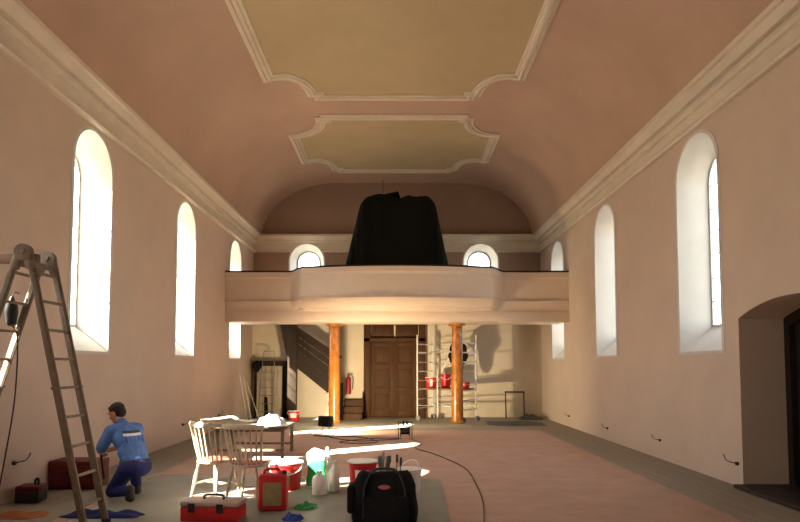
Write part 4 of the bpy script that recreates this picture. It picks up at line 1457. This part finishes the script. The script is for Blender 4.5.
# black tool bag
tb = thing('tool_bag', 'big black nylon tool bag with small reddish badge', 'bag', (-0.125, 6.30, 0.017))
bm = nb(); rings = []
NA = 48
for j in range(17):
    t = j / 16
    z = 0.0 + 0.50 * t
    w = 0.325 + 0.012 * math.sin(t * 7) - 0.10 * max(0, (t - 0.72) / 0.28) ** 2
    dd = 0.20 - 0.10 * max(0, (t - 0.6) / 0.4) ** 1.6
    rings.append([bm.verts.new((w * math.copysign(abs(math.cos(a)) ** 0.55, math.cos(a)) * (1 + 0.012 * math.sin(9 * a + t * 5)), dd * math.copysign(abs(math.sin(a)) ** 0.55, math.sin(a)), z + (0.02 * math.cos(2 * a) if t > 0.9 else 0))) for a in [2 * math.pi * k / NA for k in range(NA)]])
for A, B in zip(rings[:-1], rings[1:]):
    for k in range(NA):
        bm.faces.new((A[k], A[(k + 1) % NA], B[(k + 1) % NA], B[k]))
bm.faces.new(rings[0][::-1]); bm.faces.new(rings[-1])
obj('bag_body', bm, M_BLKF, tb, smooth=60)
bm = nb(); box(bm, (-0.335, -0.02, 0.25), (0.08, 0.28, 0.28), bev=0.035); obj('side_pocket', bm, M_BLKF, tb)
bm = nb(); box(bm, (0.01, -0.215, 0.17), (0.46, 0.06, 0.27), bev=0.025); obj('front_pocket', bm, M_BLKF, tb)
bm = nb(); ellipsoid(bm, (0.0, -0.192, 0.385), (0.062, 0.012, 0.024), Matrix.Rotation(R(-14), 4, 'X')); obj('badge', bm, M_LOGO, tb, smooth=60)
for s in (-1, 1):
    bm = nb(); tube(bm, smooth_path([(s * 0.20, -0.22, 0.10), (s * 0.20, -0.205, 0.36), (s * 0.15, -0.12, 0.49)], 5), 0.02, 8, flat=(1.3, 0.4)); obj('strap', bm, M_BLK, tb, smooth=60)
bm = nb(); tube(bm, smooth_path([(-0.15, -0.06, 0.48), (-0.10, -0.04, 0.53), (0.0, -0.03, 0.54), (0.10, -0.04, 0.53), (0.15, -0.06, 0.48)], 5), 0.014, 8); obj('handle', bm, M_BLK, tb, smooth=60)
for k, (x, h_) in enumerate(((-0.02, 0.70), (0.12, 0.67), (0.16, 0.64))):
    tl = thing('screwdriver', ('steel tool shaft standing up from the middle of the black bag', 'taller of two dark tool shafts beside the white pail', 'shorter of two dark tool shafts beside the white pail')[k], 'tool', (-0.125 + x, 6.36, 0.017))
    bm = nb(); tube(bm, [(0, 0, 0.50), (0.005, 0, h_ - 0.07)], 0.006, 8); obj('shaft', bm, M_ALUD, tl)
    bm = nb(); tube(bm, [(0.005, 0, h_ - 0.08), (0.006, 0, h_)], [0.014, 0.012], 8); obj('grip', bm, M_BLK if k else M_GREY, tl)

# red toolbox in front
tbx = thing('toolbox', 'red toolbox with lid coloured pale as if lit and black handle on the grey sheet', 'toolbox', (-1.90, 6.42, 0.017), R(-6))
bm = nb(); box(bm, (0, 0, 0.075), (0.60, 0.28, 0.15), bev=0.012); obj('tray', bm, M_RED, tbx)
bm = nb(); box(bm, (0, 0, 0.178), (0.61, 0.29, 0.05), bev=0.016); obj('lid', bm, mat('sunlit_pink_lid', (0.50, 0.36, 0.32), 0.6), tbx, label='lid coloured pale pink as if lit')  # light falling on the lid is put into its pale colour
bm = nb(); tube(bm, smooth_path([(-0.10, 0, 0.20), (-0.09, 0, 0.245), (0.09, 0, 0.245), (0.10, 0, 0.20)], 4), 0.013, 8); obj('handle', bm, M_BLK, tbx)
for x in (-0.18, 0.12):
    bm = nb(); box(bm, (x, -0.148, 0.14), (0.07, 0.014, 0.09), bev=0.003); obj('latch', bm, M_BLK, tbx)

# crates by the wall
rc = thing('metal_tool_chest', 'dark red metal chest against the wall behind the ladder', 'chest', (-4.22, 8.2, 0.0))
bm = nb(); box(bm, (0, 0, 0.15), (0.62, 0.36, 0.30), bev=0.012); obj('body', bm, M_DRED, rc)
bm = nb(); box(bm, (0, 0, 0.33), (0.63, 0.37, 0.07), bev=0.015); obj('lid', bm, M_DRED, rc)
for k in range(2):
    bm = nb(); box(bm, (0, -0.183, 0.09 + 0.12 * k), (0.54, 0.012, 0.09), bev=0.004); dw = obj('drawer', bm, M_DRED, rc)
    bm = nb(); box(bm, (0, -0.195, 0.10 + 0.12 * k), (0.16, 0.014, 0.016), bev=0.003); obj('handle', bm, M_IRON, dw)
bc = thing('tool_case', 'black tool case on the floor beside the dark red chest', 'case', (-4.32, 7.30, 0.0), R(4))
bm = nb(); box(bm, (0, 0, 0.07), (0.27, 0.22, 0.13), bev=0.015); obj('body', bm, M_BLK, bc)
bm = nb(); box(bm, (0, 0, 0.165), (0.27, 0.22, 0.07), bev=0.015); obj('lid', bm, M_DRED, bc)
bm = nb(); tube(bm, smooth_path([(0.04, 0, 0.195), (0.045, 0, 0.255), (0.075, 0, 0.265), (0.08, 0, 0.195)], 4), 0.014, 8); obj('handle', bm, M_BLK, bc)
heap('blue_tarp', 'dark blue folded tarpaulin beside the ladder feet', 'tarpaulin', (-3.12, 6.56, 0.016), 0.85, 0.26, 0.07, M_NAVY, 41)
heap('green_cloth', 'green cloth on the grey sheet beside the red canister', 'cloth', (-1.02, 6.95, 0.017), 0.26, 0.22, 0.06, M_GREEN, 43)
heap('blue_cloth', 'blue cloth on the grey sheet in front of the green cloth', 'cloth', (-1.08, 6.42, 0.017), 0.22, 0.20, 0.06, M_BLUE, 44)
heap('orange_cloth', 'dull orange cloth on the floor in front of the black tool case', 'cloth', (-4.05, 6.62, 0.0), 0.6, 0.35, 0.04, mat('orange_cloth_fabric', (0.36, 0.12, 0.05), 0.8), 45)
